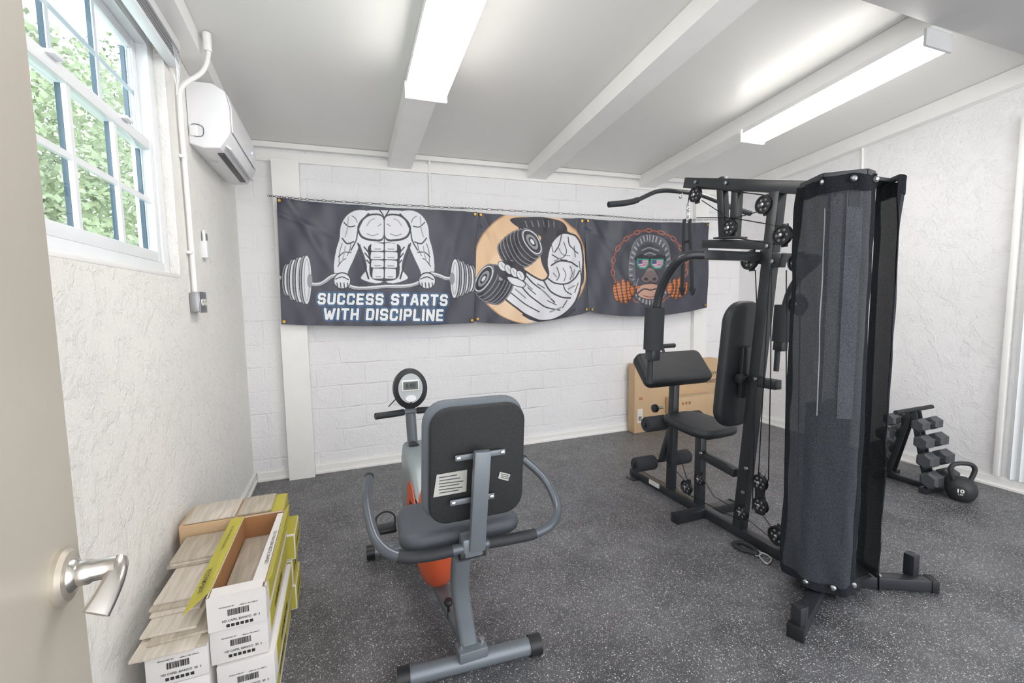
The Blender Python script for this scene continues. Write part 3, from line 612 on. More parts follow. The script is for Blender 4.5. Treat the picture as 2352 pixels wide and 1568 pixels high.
kn=oY(1030,1388,1.86); MB().lathe([(.006,-.07),(.006,0),(.018,.002),(.021,.012),(.016,.024),(0,.024)],kn,(0,0,1),16).build('adjustment_knob','black_plastic',bk)
sp=[oY(1078,1492,1.66),oY(1066,1420,1.68),oY(1056,1340,1.67),oY(1060,1275,1.60)]
P=catmull(sp,6); mb=MB(); rg=[]
for k,p in enumerate(P):
    t=(P[min(k+1,len(P)-1)]-P[max(k-1,0)]).normalized(); xx=V((1,0,0)); yy=t.cross(xx).normalized()
    rg.append([p+xx*a*.036*1+yy*b_*.028 for a,b_ in [(c2[0],c2[1]) for c2 in rrect(2,2,.5,3)]])
mb.rings(rg).build('seat_tube','silver_frame',bk)
MB().box(oY(1083,1248,1.565),(.085,.07,.075),None,.01).build('clamp','silver_frame',bk)
MB().cyl(oY(1083,1262,1.56)-V((.05,0,0)),oY(1083,1262,1.56)+V((.05,0,0)),.030).build('sleeve','grip',bk)
pb=oY(1095,1262,1.535); pt=oY(1108,1035,1.485)
MB().beam(pb,pt,.062,.03,(0,1,0),.006).build('back_post','silver_frame',bk)
# backrest
bc=oY(1097,1062,1.565); tz=V((0,-.14,1)).normalized(); nx_=V((1,-.02,0)).normalized(); ny_=nx_.cross(tz)
Mb=basis(nx_,tz,ny_)
fy=1 if ny_.y>0 else -1
MB().pad(bc+ny_*fy*.038+V((-.008,0,.007)),.395,.48,.055,.085,Mb,.024,-.03).build('backrest_cushion','cushion_grey',bk)
MB().pad(bc,.368,.462,.026,.075,Mb,.008,-.03).build('backrest_shell','backrest_plastic',bk)
for (ax,ay),(bx,by) in (((1045,1052),(1160,1037)),((1037,1160),(1140,1145))):
    a=oY(ax,ay,1.53);b_=oY(bx,by,1.53); zz=(a.z+b_.z)/2; yo=bc.y-.03-.14*(zz-bc.z)
    a=V((a.x,yo,zz)); b_=V((b_.x,yo,zz))
    MB().beam(a,b_,.022,.008,(0,1,0),.003).build('mounting_bracket','silver_frame',bk)
    for q in (a+V((.012,-.003,0)),b_-V((.012,.003,0))): MB().lathe([(0,0),(.009,0),(.008,.006),(0,.008)],q,(0,-1,0),12).build('bolt','chrome',bk)
def onback(px,py,dd_=.0155):
    n=-ny_*fy; p=bc+n*dd_; d=ray(px,py); t=(p-CP).dot(n)/d.dot(n); return CP+d*t
def backquad(q,name,m,dd_=.0155):
    mb=MB(); vs=[onback(x,y,dd_) for x,y in q]; mb.prism(vs,-ny_*fy*.0008); return mb.build(name,m,bk)
backquad([(1003,1090),(1073,1078),(1071,1128),(995,1142)],'warning_label','sticker')
for k in range(6): backquad([(1008+(k%2)*2,1096+k*7),(1050+(k*7)%16,1089+k*7),(1050+(k*7)%16,1091+k*7),(1008,1098+k*7)],'printed_line','vent_dark',.0167)
backquad([(1148,1083),(1172,1089),(1167,1104),(1144,1098)],'small_label','sticker')
for k in range(3): backquad([(1151,1087+k*4),(1168,1091+k*4),(1168,1092.4+k*4),(1151,1088.4+k*4)],'printed_line','vent_dark',.0167)
MB().pad((.42,1.785,.585),.475,.36,.07,.08,Matrix.Rotation(R(-3),4,'X'),.032,-.12).build('seat','seat_grey',bk)
MB().box((.42,1.75,.53),(.2,.25,.03),None,.005).build('seat_bracket','silver_frame',bk)
hb=[oY(848,1094,2.02),oY(842,1140,1.87),oY(852,1205,1.72),oY(872,1250,1.63),oY(915,1278,1.57),oY(990,1275,1.555),oY(1090,1252,1.55),oY(1180,1236,1.545),oY(1236,1222,1.55),oY(1270,1198,1.58),oY(1280,1160,1.65),oY(1252,1100,1.77),oY(1200,1052,1.92)]
MB().tube(hb,.0195,14,6).build('handlebar','bar_grey',bk)
P=catmull(hb,6)
MB().tube(P[24:34],.0212,14).build('foam_sleeve','grip',bk); MB().tube(P[38:48],.0212,14).build('foam_sleeve','grip',bk)
MB().tube(P[:2],.0205,14).build('end_cap','grip',bk); MB().tube(P[-2:],.0205,14).build('end_cap','grip',bk)
prof=[(.25*(1-abs(z)**2.6)**(1/2.2) if abs(z)<1 else 0,z*.102) for z in [-1+k/8 for k in range(17)]]
MB().lathe(prof,(.40,2.19,.325),(1,0,0),44).build('flywheel_cover','orange',bk)
fa=[(2.14,.50),(2.3,.62),(2.5,.68),(2.62,.69),(2.70,.6),(2.74,.4),(2.72,.2),(2.6,.12),(2.45,.12),(2.48,.3),(2.42,.44),(2.28,.52)]
MB().prism([(.31,y,z) for y,z in fa],(.17,0,0),.03).build('front_fairing','shell_silver',bk)
MB().prism([(.306,y,z) for y,z in [(2.14,.50),(2.26,.565),(2.36,.555),(2.44,.48),(2.48,.36),(2.42,.36),(2.34,.46),(2.2,.48)]],(.006,0,0)).build('fairing_stripe','orange',bk)
MB().cyl((.26,2.36,.33),(.54,2.36,.33),.018).build('crank_axle','zinc',bk)
for sx,yy,zz in ((.265,2.50,.24),(.535,2.22,.42)):
    MB().beam((sx,2.36,.33),(sx,yy,zz),.02,.03).build('crank_arm','zinc',bk)
    xo=sx-.075 if sx<.4 else sx+.075
    pd=MB().box((xo,yy,zz),(.11,.09,.028),None,.008).build('pedal','black_plastic',bk)
    MB().tube([(xo-.05,yy,zz),(xo-.05,yy+.02,zz+.06),(xo,yy+.03,zz+.085),(xo+.05,yy+.02,zz+.06),(xo+.05,yy,zz)],.005,6,5).build('strap','grip',pd)
ms=[(.385,2.60,.66),oY(950,1040,2.60),oY(942,935,2.60)]
MB().tube(ms,.03,14,5).build('console_mast','silver_frame',bk)
k_=oY(950,1026,2.56); MB().lathe([(0,-.01),(.032,-.01),(.034,.02),(.022,.03),(0,.03)],k_,(0,-1,0),10).build('tension_knob','black_plastic',bk)
for (x,y) in ((950,1065),(953,1085)): MB().lathe([(0,0),(.008,0),(.007,.006),(0,.006)],oY(x,y,2.568),(0,-1,0),10).build('bolt','chrome',bk)
hh=[oY(862,956,2.52),oY(905,950,2.55),oY(942,944,2.57),oY(980,941,2.55),oY(1018,937,2.52)]
MB().tube(hh,.014,12,5).build('front_handlebar','silver_frame',bk)
P=catmull(hh,5); MB().tube(P[:9],.0185,12).build('grip','grip',bk); MB().tube(P[-9:],.0185,12).build('grip','grip',bk)
cc_=oY(940,890,2.56)
def disc_y(mb,c,rx,rz,t,n=36): return mb.prism([c+V((rx*math.cos(2*math.pi*j/n),0,rz*math.sin(2*math.pi*j/n))) for j in range(n)],(0,-t,0),.008 if t>.02 else 0)
con=disc_y(MB(),cc_,.095,.115,.05).build('console','black_plastic',bk)
disc_y(MB(),cc_+V((0,-.0505,.005)),.068,.085,.003).build('console_face','screen_silver',con)
MB().pad(cc_+V((0,-.055,.022)),.098,.062,.006,.008,basis((1,0,0),(0,0,1),(0,-1,0)),.002).build('console_bezel','paper',con)
MB().box(cc_+V((0,-.0585,.022)),(.082,.002,.046)).build('console_screen','lcd',con)
text('8:88',cc_+V((0,-.0602,.022)),(1,0,0),(0,0,1),.055,'ink',con,0,.028,'screen_digits',True)
disc_y(MB(),cc_+V((0,-.054,-.052)),.03,.018,.006).build('console_button','white_plastic',con)
MB().cyl(cc_+V((0,-.054,-.078)),cc_+V((0,-.06,-.078)),.005).build('console_button','ink',con)
MB().cyl(cc_+V((-.075,.01,-.06)),cc_+V((-.12,.0,-.10)),.003).build('pulse_wire','cable',con)
# ---------------------------------------------------------------- multi gym
GX=2.32
def gx(px,py,dx=0): return oX(px,py,GX+dx)
gm=thing('multi_gym','tall black multi station home gym with covered weight stack','multi gym',(GX,2.1,0))
def part(mb,name,m='steel',par=None): return mb.build(name,m,par or gm)
part(MB().beam((GX,3.10,.034),(GX,1.42,.034),.06,.06),'base_rail')
fp=oZ(1452,1098,.004); part(MB().box((fp.x+.03,fp.y,.005),(.12,.10,.008),None,.002),'foot_plate')
part(MB().beam((2.06,2.28,.034),(2.58,2.28,.034),.06,.058),'cross_foot')
for a in (2.05,2.57): part(MB().box((a+.01,2.28,.034),(.02,.066,.066),None,.005),'end_cap','black_plastic')
fl=oZ(1828,1450,.034); fr=oZ(2140,1340,.034)
for a,b_ in ((V((2.22,1.42,.034)),fl),(V((2.42,1.42,.034)),fr)):
    part(MB().beam(a,b_,.06,.058),'rear_leg'); d_=(b_-a).normalized()
    part(MB().beam(b_-d_*.02,b_+d_*.014,.068,.064),'end_cap','black_plastic')
st=oZ(2094,1318,.06); 
part(MB().bb((st.x-.025,st.y-.02,.055),(st.x+.025,st.y+.03,.17),.005),'leg_stub')
part(MB().bb((fl.x+.0,fl.y-.02,.06),(fl.x+.05,fl.y+.03,.15),.005),'leg_stub')
ub=gx(1700,1185); ut=gx(1787,440); ub.z=.06
part(MB().beam(ub,ut,.065,.065,(0,1,0)),'upright')
bl0=gx(1578,420); bl1=V((GX,1.50,2.045))
part(MB().beam(bl0,bl1,.06,.07),'top_boom')
for a,b_ in (((1658,408),(1664,548)),((1694,428),(1688,545))): part(MB().beam(gx(*a),gx(*b_),.05,.05,(0,1,0)),'boom_hanger')
part(MB().beam(gx(1620,560),gx(1775,563),.06,.055),'press_arm_carrier')
part(MB().beam(gx(1655,548),gx(1700,545),.13,.012),'mounting_plate')
zc_=1.752; yc=1.895
part(MB().beam((1.86,yc,zc_),(2*GX-1.86,yc,zc_),.05,.05),'press_crossbar')
part(MB().beam((GX,yc,zc_),gx(1800,598),.06,.08),'pivot_bracket')
for sg in (-1,1):
    mx_=lambda p: V((GX+sg*(GX-p.x),p.y,p.z))
    XA=1.77
    pts=[V((1.87,yc,zc_)),V((1.81,yc+.02,zc_)),oX(1560,597,XA),oX(1533,632,XA),oX(1516,670,XA),oX(1507,712,XA)]
    part(MB().tube([mx_(p) for p in pts],.026,14,6),'press_arm')
    part(MB().tube([mx_(oX(1504,706,XA)),mx_(oX(1500,802,XA))],.058,20),'foam_roller','foam')
    part(MB().beam(mx_(oX(1500,800,XA)),mx_(oX(1498,826,XA)),.06,.07,(0,1,0)),'arm_bracket')
    part(MB().tube([mx_(oX(1494,822,XA)),mx_(oX(1492,880,XA))],.018,12),'press_grip','grip')
pc_=gx(1702,838); py_=2.035
up_=(ut-ub).normalized(); Mp=basis((1,0,0),up_,V((1,0,0)).cross(up_))
part(MB().pad((GX,py_,pc_.z),.32,.80,.065,.13,Mp,.028,-.05,8),'back_pad','vinyl_pad')
part(MB().beam((GX,py_-.045,pc_.z-.2),(GX,py_-.055,pc_.z+.12),.08,.03,(0,1,0)),'pad_bracket')
part(MB().beam(gx(1700,870),gx(1788,884),.055,.055),'adjustment_tube')
q=gx(1712,868,-.035); part(MB().lathe([(0,0),(.012,0),(.012,.03),(.03,.034),(.03,.055),(0,.06)],q,(-1,0,0),16),'adjustment_knob','black_plastic')
sc=gx(1618,978)
part(MB().pad((GX,2.36,sc.z),.36,.46,.065,.12,Matrix.Rotation(R(2),4,'X'),.028,-.12,8),'seat_pad','vinyl_pad')
part(MB().box((GX,2.34,sc.z-.045),(.16,.3,.03),None,.004),'seat_bracket')
sb=gx(1606,1165); sb.z=.06; part(MB().beam(V((GX,sb.y,sc.z-.04)),sb,.055,.055,(0,1,0)),'seat_post')
part(MB().beam(gx(1612,1042),gx(1692,1086),.05,.055),'seat_rail')
cb=gx(1541,1115); cb.z=.06; cy=cb.y; ct=gx(1526,850); ct=V((GX,cy-.02,ct.z))
part(MB().beam(cb,ct,.055,.055,(0,1,0)),'front_post')
part(MB().beam((GX,2.56,sc.z-.05),(GX,cy,sc.z-.05),.05,.05),'seat_rail')
ca_=R(42); Mc=basis((1,0,0),V((0,math.sin(ca_),math.cos(ca_))),V((1,0,0)).cross(V((0,math.sin(ca_),math.cos(ca_)))))
pcc=gx(1532,843); part(MB().pad((GX,cy,pcc.z),.60,.27,.095,.05,Mc,.03,0,6),'arm_curl_pad','vinyl_pad')
part(MB().tube([(GX-.13,cy+.10,pcc.z+.16),(GX+.10,cy+.10,pcc.z+.16)],.017,12),'curl_handle','grip')
part(MB().tube([(GX-.02,cy+.10,pcc.z+.16),(GX-.02,cy+.04,pcc.z+.02)],.012,10),'curl_handle_stem')
for (x,y) in ((1505,972),(1480,1064)):
    p=oX(x,y,GX-.17)
    part(MB().tube([(GX-.28,p.y,p.z),(GX+.28,p.y,p.z)],.013,10),'roller_bar')
    for sg in (-1,1):
        part(MB().lathe([(.014,-.09),(.05,-.09),(.056,-.08),(.056,.08),(.05,.09),(.014,.09)],(GX+sg*.17,p.y,p.z),(1,0,0),22),'foam_roller','foam')
        part(MB().lathe([(0,0),(.018,0),(.018,.01),(0,.014)],(GX+sg*.262,p.y,p.z),(sg,0,0),14),'roller_cap','black_plastic')
    if y>1000: lowp=p
    else: upp=p
part(MB().beam((GX,upp.y,upp.z),(GX,lowp.y,lowp.z),.045,.045,(0,1,0)),'leg_lever')
part(MB().beam((GX,upp.y,upp.z),(GX,cy,upp.z),.045,.045),'lever_bracket')
q=gx(1508,937,-.05); part(MB().lathe([(0,0),(.03,0),(.034,.01),(.03,.03),(0,.034)],q,(-1,0,0),12),'adjustment_knob','black_plastic')
part(MB().cyl(q,q+V((.06,0,0)),.01),'knob_stem','zinc')
s_=gx(1510,1098); part(MB().beam((GX-.032,s_.y+.06,.045),(GX-.032,s_.y-.06,.045),.002,.035),'warning_label','paper')
def pulley(px,py,r,dx=-.03,br=True):
    c=gx(px,py,dx)
    p=part(MB().lathe([(.0,-.010),(r*.28,-.010),(r*.34,-.006),(r*.78,-.006),(r*.84,-.012),(r,-.012),(r*.88,0),(r,.012),(r*.84,.012),(r*.78,.006),(r*.34,.006),(r*.28,.010),(0,.010)],c,(1,0,0),26),'pulley','black_plastic')
    part(MB().lathe([(0,0),(.012,0),(.011,.009),(.006,.012),(0,.012)],c+V((-.010,0,0)),(-1,0,0),10),'bolt','chrome',p)
    for k in range(6):
        a=k*math.pi/3; part(MB().cyl(c+V((-.0072,math.cos(a)*r*.56,math.sin(a)*r*.56)),c+V((-.0062,math.cos(a)*r*.56,math.sin(a)*r*.56)),r*.13,None,10),'pulley_recess','pale_grey',p)
    if br: part(MB().beam(c+V((.02,0,-r*1.15)),c+V((.02,0,r*1.15)),.012,.035,(0,1,0),.002),'pulley_bracket')
for a in ((1597,447,.05),(1755,470,.052),(1676,523,.052),(1797,540,.055),(1722,598,.055),(1832,603,.05),(1832,700,.05),(1745,1108,.048),(1746,1160,.048),(1703,1176,.045),(1786,1230,.055),(1577,1118,.048),(1607,1100,.04)): pulley(*a)
def cab(*pp,dx=-.03): part(MB().tube([gx(x,y,dx) for x,y in pp],.0033,6),'cable','cable')
cab((1580,470),(1583,447)); cab((1600,428),(1755,448)); cab((1612,460),(1678,503),(1745,485)); cab((1600,500),(1680,500),(1795,520)); cab((1680,545),(1790,562))
cab((1768,620),(1758,800),(1742,1090)); cab((1772,600),(1770,850),(1765,1100),(1752,1140)); cab((1806,620),(1806,900),(1800,1215)); cab((1735,620),(1738,700),(1728,1170)); cab((1836,610),(1838,690),(1832,1100))
cab((1580,1135),(1640,1165),(1702,1195)); cab((1610,1090),(1640,1140),(1690,1168)); cab((1715,1190),(1786,1248)); cab((1577,1098),(1560,1040)); cab((1532,1060),(1575,1105)); cab((1748,1176),(1775,1215))
for (x,y) in ((1752,1090),(1775,600),(1763,565),(1808,1190),(1668,420),(1598,418),(1714,1075),(1707,1130),(1735,870),(1610,1040)):
    part(MB().lathe([(0,0),(.012,0),(.011,.009),(0,.011)],gx(x,y,-.034),(-1,0,0),10),'bolt','zinc')
part(MB().beam(gx(1745,1095),gx(1746,1180),.03,.05,(0,1,0)),'floating_pulley_bracket')
part(MB().beam(V((GX,1.60,.035)),V((GX,1.60,.16)),.05,.05,(0,1,0)),'rear_post')
# tower: two separate hanging fabric covers on steel end plates, a slit between them
ctr=V((2.35,1.44,0))
PL=[(2.165,1.57),(2.095,1.415),(2.205,1.31),(2.30,1.335),(2.46,1.33),(2.53,1.44),(2.50,1.57)]
def plate_(z0,z1): return MB().prism([(x,y,z0) for x,y in PL],(0,0,z1-z0),.003)
part(plate_(.075,.10),'bottom_plate'); part(plate_(2.048,2.064),'top_plate')
part(MB().beam((GX,1.44,.02),(GX,1.44,.075),.2,.2,(0,1,0)),'tower_foot')
for k in range(20): part(MB().box((2.30,1.47,.14+k*.043),(.2,.10,.040),None,.004),'weight_plate','weights')
for dx in (-.06,.06): part(MB().cyl((2.30+dx,1.47,.10),(2.30+dx,1.47,2.05),.011),'guide_rod','chrome')
def shroud(path,z0,z1,ph,smooth=2,amp=1.):
    P=[V((x,y,0)) for x,y in path]; pts=[]
    for a,b_ in zip(P,P[1:]):
        nn=max(4,int((b_-a).length/.007))
        for k in range(nn): pts.append(a.lerp(b_,k/nn))
    pts.append(P[-1])
    for _ in range(smooth*3): pts=[pts[0]]+[(pts[k-1]+pts[k]*2+pts[k+1])/4 for k in range(1,len(pts)-1)]+[pts[-1]]
    nz=190; n=len(pts); rn=random.Random(int(ph*100)); W=[(rn.uniform(4,30),rn.uniform(5,48),rn.uniform(0,6)) for _ in range(9)]
    def row(f_,extra=0.):
        out=[]
        for k,p in enumerate(pts):
            u=k/(n-1); o=(p-ctr).normalized(); top=max(0,(f_-.74)/.26); bot=max(0,(.22-f_)/.22)
            w_=.006*math.sin(u*7+ph+f_*2.6)+.003*math.sin(u*17+ph*2+3*math.sin(f_*5))
            for a_,b__,c_ in W: w_+=(.0009+.0020*top+.0012*bot)*math.sin(u*a_+f_*b__+c_)
            w_+=top*.009*math.sin(u*24+ph+top*2)+bot*.004*math.sin(u*15+ph)
            w_-=.010*math.exp(-((u-.34-.05*math.sin(f_*4))/.07)**2)*(.3+.7*f_)
            w_+=.006*math.exp(-((u-.47-.03*math.sin(f_*3))/.07)**2)*(.3+.7*f_)
            w_-=.010*math.exp(-((u-.80+.08*(1-f_))/.07)**2)*(.3+.7*f_)
            out.append(V((p.x,p.y,z0+(z1-z0)*f_+.006*math.sin(u*21)*top-.010*math.sin(u*9+1)*bot*bot))+o*(w_*amp+extra))
        return out
    def sheet(ks,extra,name,m,par,j0=0,j1=nz):
        mb=MB(); V_=[]
        for j in range(j0,j1+1):
            r_=row(j/nz,extra); V_.append([mb.bm.verts.new(r_[k]) for k in ks])
        for j in range(len(V_)-1):
            for k in range(len(ks)-1): mb.bm.faces.new((V_[j][k],V_[j][k+1],V_[j+1][k+1],V_[j+1][k]))
        return mb.build(name,m,par)
    o=sheet(range(n),0,'shroud','mesh_fabric',gm)
    sheet(range(0,6),.003,'edge_strip','edge_fabric',o); sheet(range(n-6,n),.003,'edge_strip','edge_fabric',o)
    sheet(range(n),.0035,'top_hem','edge_fabric',o,nz-7,nz); sheet(range(n),.0035,'bottom_hem','edge_fabric',o,0,4)
    return o,row,n,sheet,nz
CV1=[(2.165,1.585),(2.078,1.41),(2.205,1.288),(2.292,1.305)]
s1,row1,n1,sheet1,nz1=shroud(CV1,.075,2.056,.3,7)
CV2=[(2.395,1.262),(2.475,1.290),(2.535,1.39),(2.552,1.448)]
s2,row2,n2,sheet2,nz2=shroud(CV2,.075,2.056,2.,4,.6)
sheet1(range(int(n1*.66),int(n1*.80)),.0022,'backlit_band','backlit_mesh',s1,int(nz1*.44),int(nz1*.93))  # lighter grey band painted on for wall light showing through the mesh
def backlight_line(row,k,f0,f1,w,par):
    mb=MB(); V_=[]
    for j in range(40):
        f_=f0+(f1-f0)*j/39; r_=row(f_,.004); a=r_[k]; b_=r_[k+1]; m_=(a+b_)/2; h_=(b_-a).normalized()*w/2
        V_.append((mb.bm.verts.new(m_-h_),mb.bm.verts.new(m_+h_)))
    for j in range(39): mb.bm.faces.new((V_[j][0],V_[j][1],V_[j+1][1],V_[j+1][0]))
    return mb.build('backlight_streak','pale_grey',par)
backlight_line(row1,int(n1*.47),.44,.93,.005,s1)  # pale streak of backlight through the cover, painted as a strip
for C_ in (CV1,CV2[1:]):
    for a,b_ in zip(C_,C_[1:]):
        a=V((*a,2.064)); b_=V((*b_,2.064)); a=a+(ctr+V((0,0,2.064))-a)*.07; b_=b_+(ctr+V((0,0,2.064))-b_)*.07
        part(MB().beam(a,b_,.012,.026,(0,0,1),.002),'top_flange')
for x,y in ((2.10,1.405),(2.17,1.325),(2.28,1.305),(2.462,1.305)):
    for z in (2.035,.11):
        n=(V((x,y,0))-V((ctr.x,ctr.y,0))).normalized(); part(MB().lathe([(0,0),(.014,0),(.014,.008),(.007,.016),(0,.016)],V((x,y,z))+n*.006,n,10),'bolt','zinc')
# lat bar
yb=bl0.y+.01; lc=oY(1582,437,yb); ll=oY(1408,466,yb); lr=oY(1736,487,yb)
lt=thing('lat_pulldown_bar','long bent black pulldown bar hanging under the gym boom','pulldown bar',(GX,yb+.05,lc.z-.03))
yb2=yb+.05
bp=[V((ll.x,yb2,ll.z)),V((ll.x+.2,yb2,ll.z+.035)),V((GX-.2,yb2,lc.z-.012)),V((GX,yb2,lc.z)),V((GX+.2,yb2,lc.z-.012)),V((lr.x-.2,yb2,lr.z+.035)),V((lr.x,yb2,lr.z))]
MB().tube(bp,.015,12,6).build('bar','steel',lt); P=catmull(bp,6)
MB().tube(P[:8],.020,12).build('grip','grip',lt); MB().tube(P[-8:],.020,12).build('grip','grip',lt)
MB().tube([V((GX,yb2,lc.z-.025))+V((0,.015*math.cos(t),.02*math.sin(t))) for t in [2*math.pi*j/12 for j in range(12)]],.004,8,0,True).build('ring','chrome',lt)
sx=thing('cable_strap','black nylon strap handle hanging from the front pulley of the gym','strap',gx(1578,500))
def ringt(c,ry,rz,r=.004): return MB().tube([c+V((ry*.3*math.cos(t),ry*math.cos(t),rz*math.sin(t))) for t in [2*math.pi*j/14 for j in range(14)]],r,8,0,True)
for y,rz in ((475,.022),(490,.03),(502,.016)): ringt(gx(1580,y,-.04),.016,rz).build('carabiner','chrome',sx)
for a,b_ in ((1572,1567),(1584,1590)):
    MB().beam(gx(a,503,-.04),gx(b_,668,-.04),.008,.03,(0,1,0),.001).build('webbing','grip',sx)
    MB().tube([gx(b_-5,660,-.04),gx(b_,676,-.04),gx(b_+5,662,-.04)],.010,8,4).build('loop_grip','foam',sx)
MB().box(gx(1578,555,-.04),(.03,.04,.02),None,.004).build('buckle','black_plastic',sx)
fs=thing('ankle_strap','black padded ankle strap with metal clip lying on the floor','strap',oZ(1725,1268,0))
MB().tube([oZ(1685,1248,.018),oZ(1700,1260,.018),oZ(1722,1266,.018),oZ(1738,1270,.018),oZ(1730,1258,.018),oZ(1705,1246,.018)],.013,8,5,True).build('strap_band','grip',fs)
MB().tube([oZ(1742,1270,.010),oZ(1758,1272,.010),oZ(1772,1284,.010),oZ(1762,1294,.010),oZ(1748,1282,.010)],.0045,8,4,True).build('clip','clip_metal',fs)
MB().tube([oZ(1732,1266,.014),oZ(1742,1264,.014),oZ(1748,1272,.012),oZ(1738,1276,.012)],.004,8,4,True).build('ring','clip_metal',fs)
# ---------------------------------------------------------------- dumbbell rack
RX=4.25; yn=1.90; yf=2.22; ym=2.05; zt_=.60
rk=thing('dumbbell_rack','small black A-frame dumbbell rack by the right wall','dumbbell rack',(RX,ym,0))
for sg in (-1,1):
    x=RX+sg*.03
    MB().beam((x,yn+.03,.05),(x,ym-.005,zt_),.012,.045,(0,1,0)).build('near_upright','steel',rk)
    MB().beam((x,yf-.03,.05),(x,ym+.02,zt_),.012,.045,(0,1,0)).build('far_upright','steel',rk)
MB().beam((RX,yn-.02,.025),(RX,yf+.02,.025),.05,.04).build('base_bar','steel',rk)
for yy in (yn,yf): MB().beam((RX-.14,yy,.024),(RX+.14,yy,.024),.055,.045).build('foot_bar','steel',rk)
MB().tube([(RX-.24,ym+.005,zt_+.01),(RX+.24,ym+.005,zt_+.01)],.017,12).build('top_handle','grip',rk)
def dumbbell(c,r,L,label,grp):
    t=thing('dumbbell',label,'dumbbell',c,0,grp)
    for sg in (-1,1):
        h=MB(); x0=c.x+sg*L*.5; x1=c.x+sg*L*.16
        q=Matrix.Rotation(R(90),4,'Y')@Matrix.Rotation(R(30),4,'Z')
        bmesh.ops.create_cone(h.bm,cap_ends=True,segments=6,radius1=r,radius2=r,depth=abs(x1-x0)*.7,matrix=Matrix.Translation(V(((x0+x1)/2,c.y,c.z)))@q)
        for ss in (-1,1): bmesh.ops.create_cone(h.bm,cap_ends=True,segments=6,radius1=r if ss>0 else r*.72,radius2=r*.72 if ss>0 else r,depth=abs(x1-x0)*.15,matrix=Matrix.Translation(V(((x0+x1)/2+ss*abs(x1-x0)*.425,c.y,c.z)))@q)
        h.build('hex_head','hexrubber',t)
    MB().tube([(c.x-L*.24,c.y,c.z),(c.x,c.y,c.z),(c.x+L*.24,c.y,c.z)],.014,12).build('handle','zinc',t)
lv=['topmost','second from the top','third from the top','lowest']
for k,(z,r,L) in enumerate(((.515,.053,.26),(.39,.058,.29),(.258,.063,.31),(.118,.066,.32))):
    yy=yn+.03+(ym-yn-.03)*(z-.05)/.55-.062-(r-.05)
    dumbbell(V((RX,yy,z)),r,L,'dark grey hex dumbbell on the near side of the rack, '+lv[k],'hex dumbbells on the rack')
    yy=yf-.03-(yf-ym-.03)*(z-.05)/.55+.084+(r-.05)
    dumbbell(V((RX,yy,z)),r,L,'dark grey hex dumbbell on the far side of the rack, '+lv[k],'hex dumbbells on the rack')
kb=oZ(2210,1148,0); kb.y+=.01
kt=thing('kettlebell','black kettlebell with a round white weight label, on the floor','kettlebell',kb)
MB().lathe([(0,.001),(.05,.001),(.07,.015),(.086,.05),(.09,.085),(.082,.125),(.06,.155),(.035,.17),(0,.172)],kb,(0,0,1),30).build('body','iron',kt)
hx=V((.85,-.5,0)).normalized()
MB().tube([kb+hx*a+V((0,0,z)) for a,z in ((-.05,.14),(-.07,.19),(-.078,.235),(-.055,.268),(0,.276),(.055,.268),(.078,.235),(.07,.19),(.05,.14))],.0155,14,5).build('handle','iron',kt)
kn_=(CP-kb); kn_.z=0; kn_.normalize(); lc_=kb+kn_*.0885+V((0,0,.085)); side=V((0,0,1)).cross(kn_)
MB().lathe([(0,0),(.036,-.004),(.036,.0),(0,.004)],lc_,kn_,24).build('weight_label','ink',kt)
text('10',lc_+kn_*.0065+V((0,0,.008)),side,(0,0,1),.036,'white_print',kt,.03,.028,'lettering',True); text('LBS',lc_+kn_*.0065+V((0,0,-.018)),side,(0,0,1),.026,'white_print',kt,.01,.011,'lettering',True)
# ---------------------------------------------------------------- cardboard boxes at back
t1=thing('cardboard_box','large flat television box standing against the back wall','box',(3.7,4.14,0))
bx0=oY(1457,985,4.08).x; zt1=oY(1600,826,4.08).z
MB().bb((bx0,4.08,.001),(4.30,4.20,zt1),.004).build('carton','kraft',t1)
p=oY(1624,862,4.078); text('Crystal UHD',(p.x,4.0785,p.z),(1,0,0),(0,0,1),.42,'ink',t1,0,.055)
p=oY(1622,878,4.078); text('U8000',(p.x,4.0785,p.z-.01),(1,0,0),(0,0,1),.2,'ink',t1,0,.045)
p=oY(1470,955,4.078); MB().box((p.x+.0,4.0785,p.z),(.07,.003,.16)).build('shipping_label','paper',t1)
s=MB(); 
for k in range(9): s.box((p.x-.02+k*.005,4.0765,p.z-.03),(.0022,.001,.05))
s.build('barcode','ink',t1)
MB().box((p.x+.01,4.0785,p.z+.2),(.05,.003,.03),None,.001).build('hand_hole','kraft_in',t1)
a=oY(1545,915,3.96)
t2=thing('cardboard_box','smaller cardboard box in front of the television box','box',(a.x+.25,3.98,0))
MB().bb((a.x,3.95,.001),(a.x+.62,4.07,a.z),.004).build('carton','kraft',t2)
MB().bb((a.x,3.985,a.z),(a.x+.62,4.035,a.z+.001)).build('packing_tape','tile_edge',t2)
s=MB(); 
for k in range(3): s.box((a.x+.14+k*.05,3.9485,a.z-.07),(.03,.001,.035))
s.build('handling_marks','kraft_in',t2)
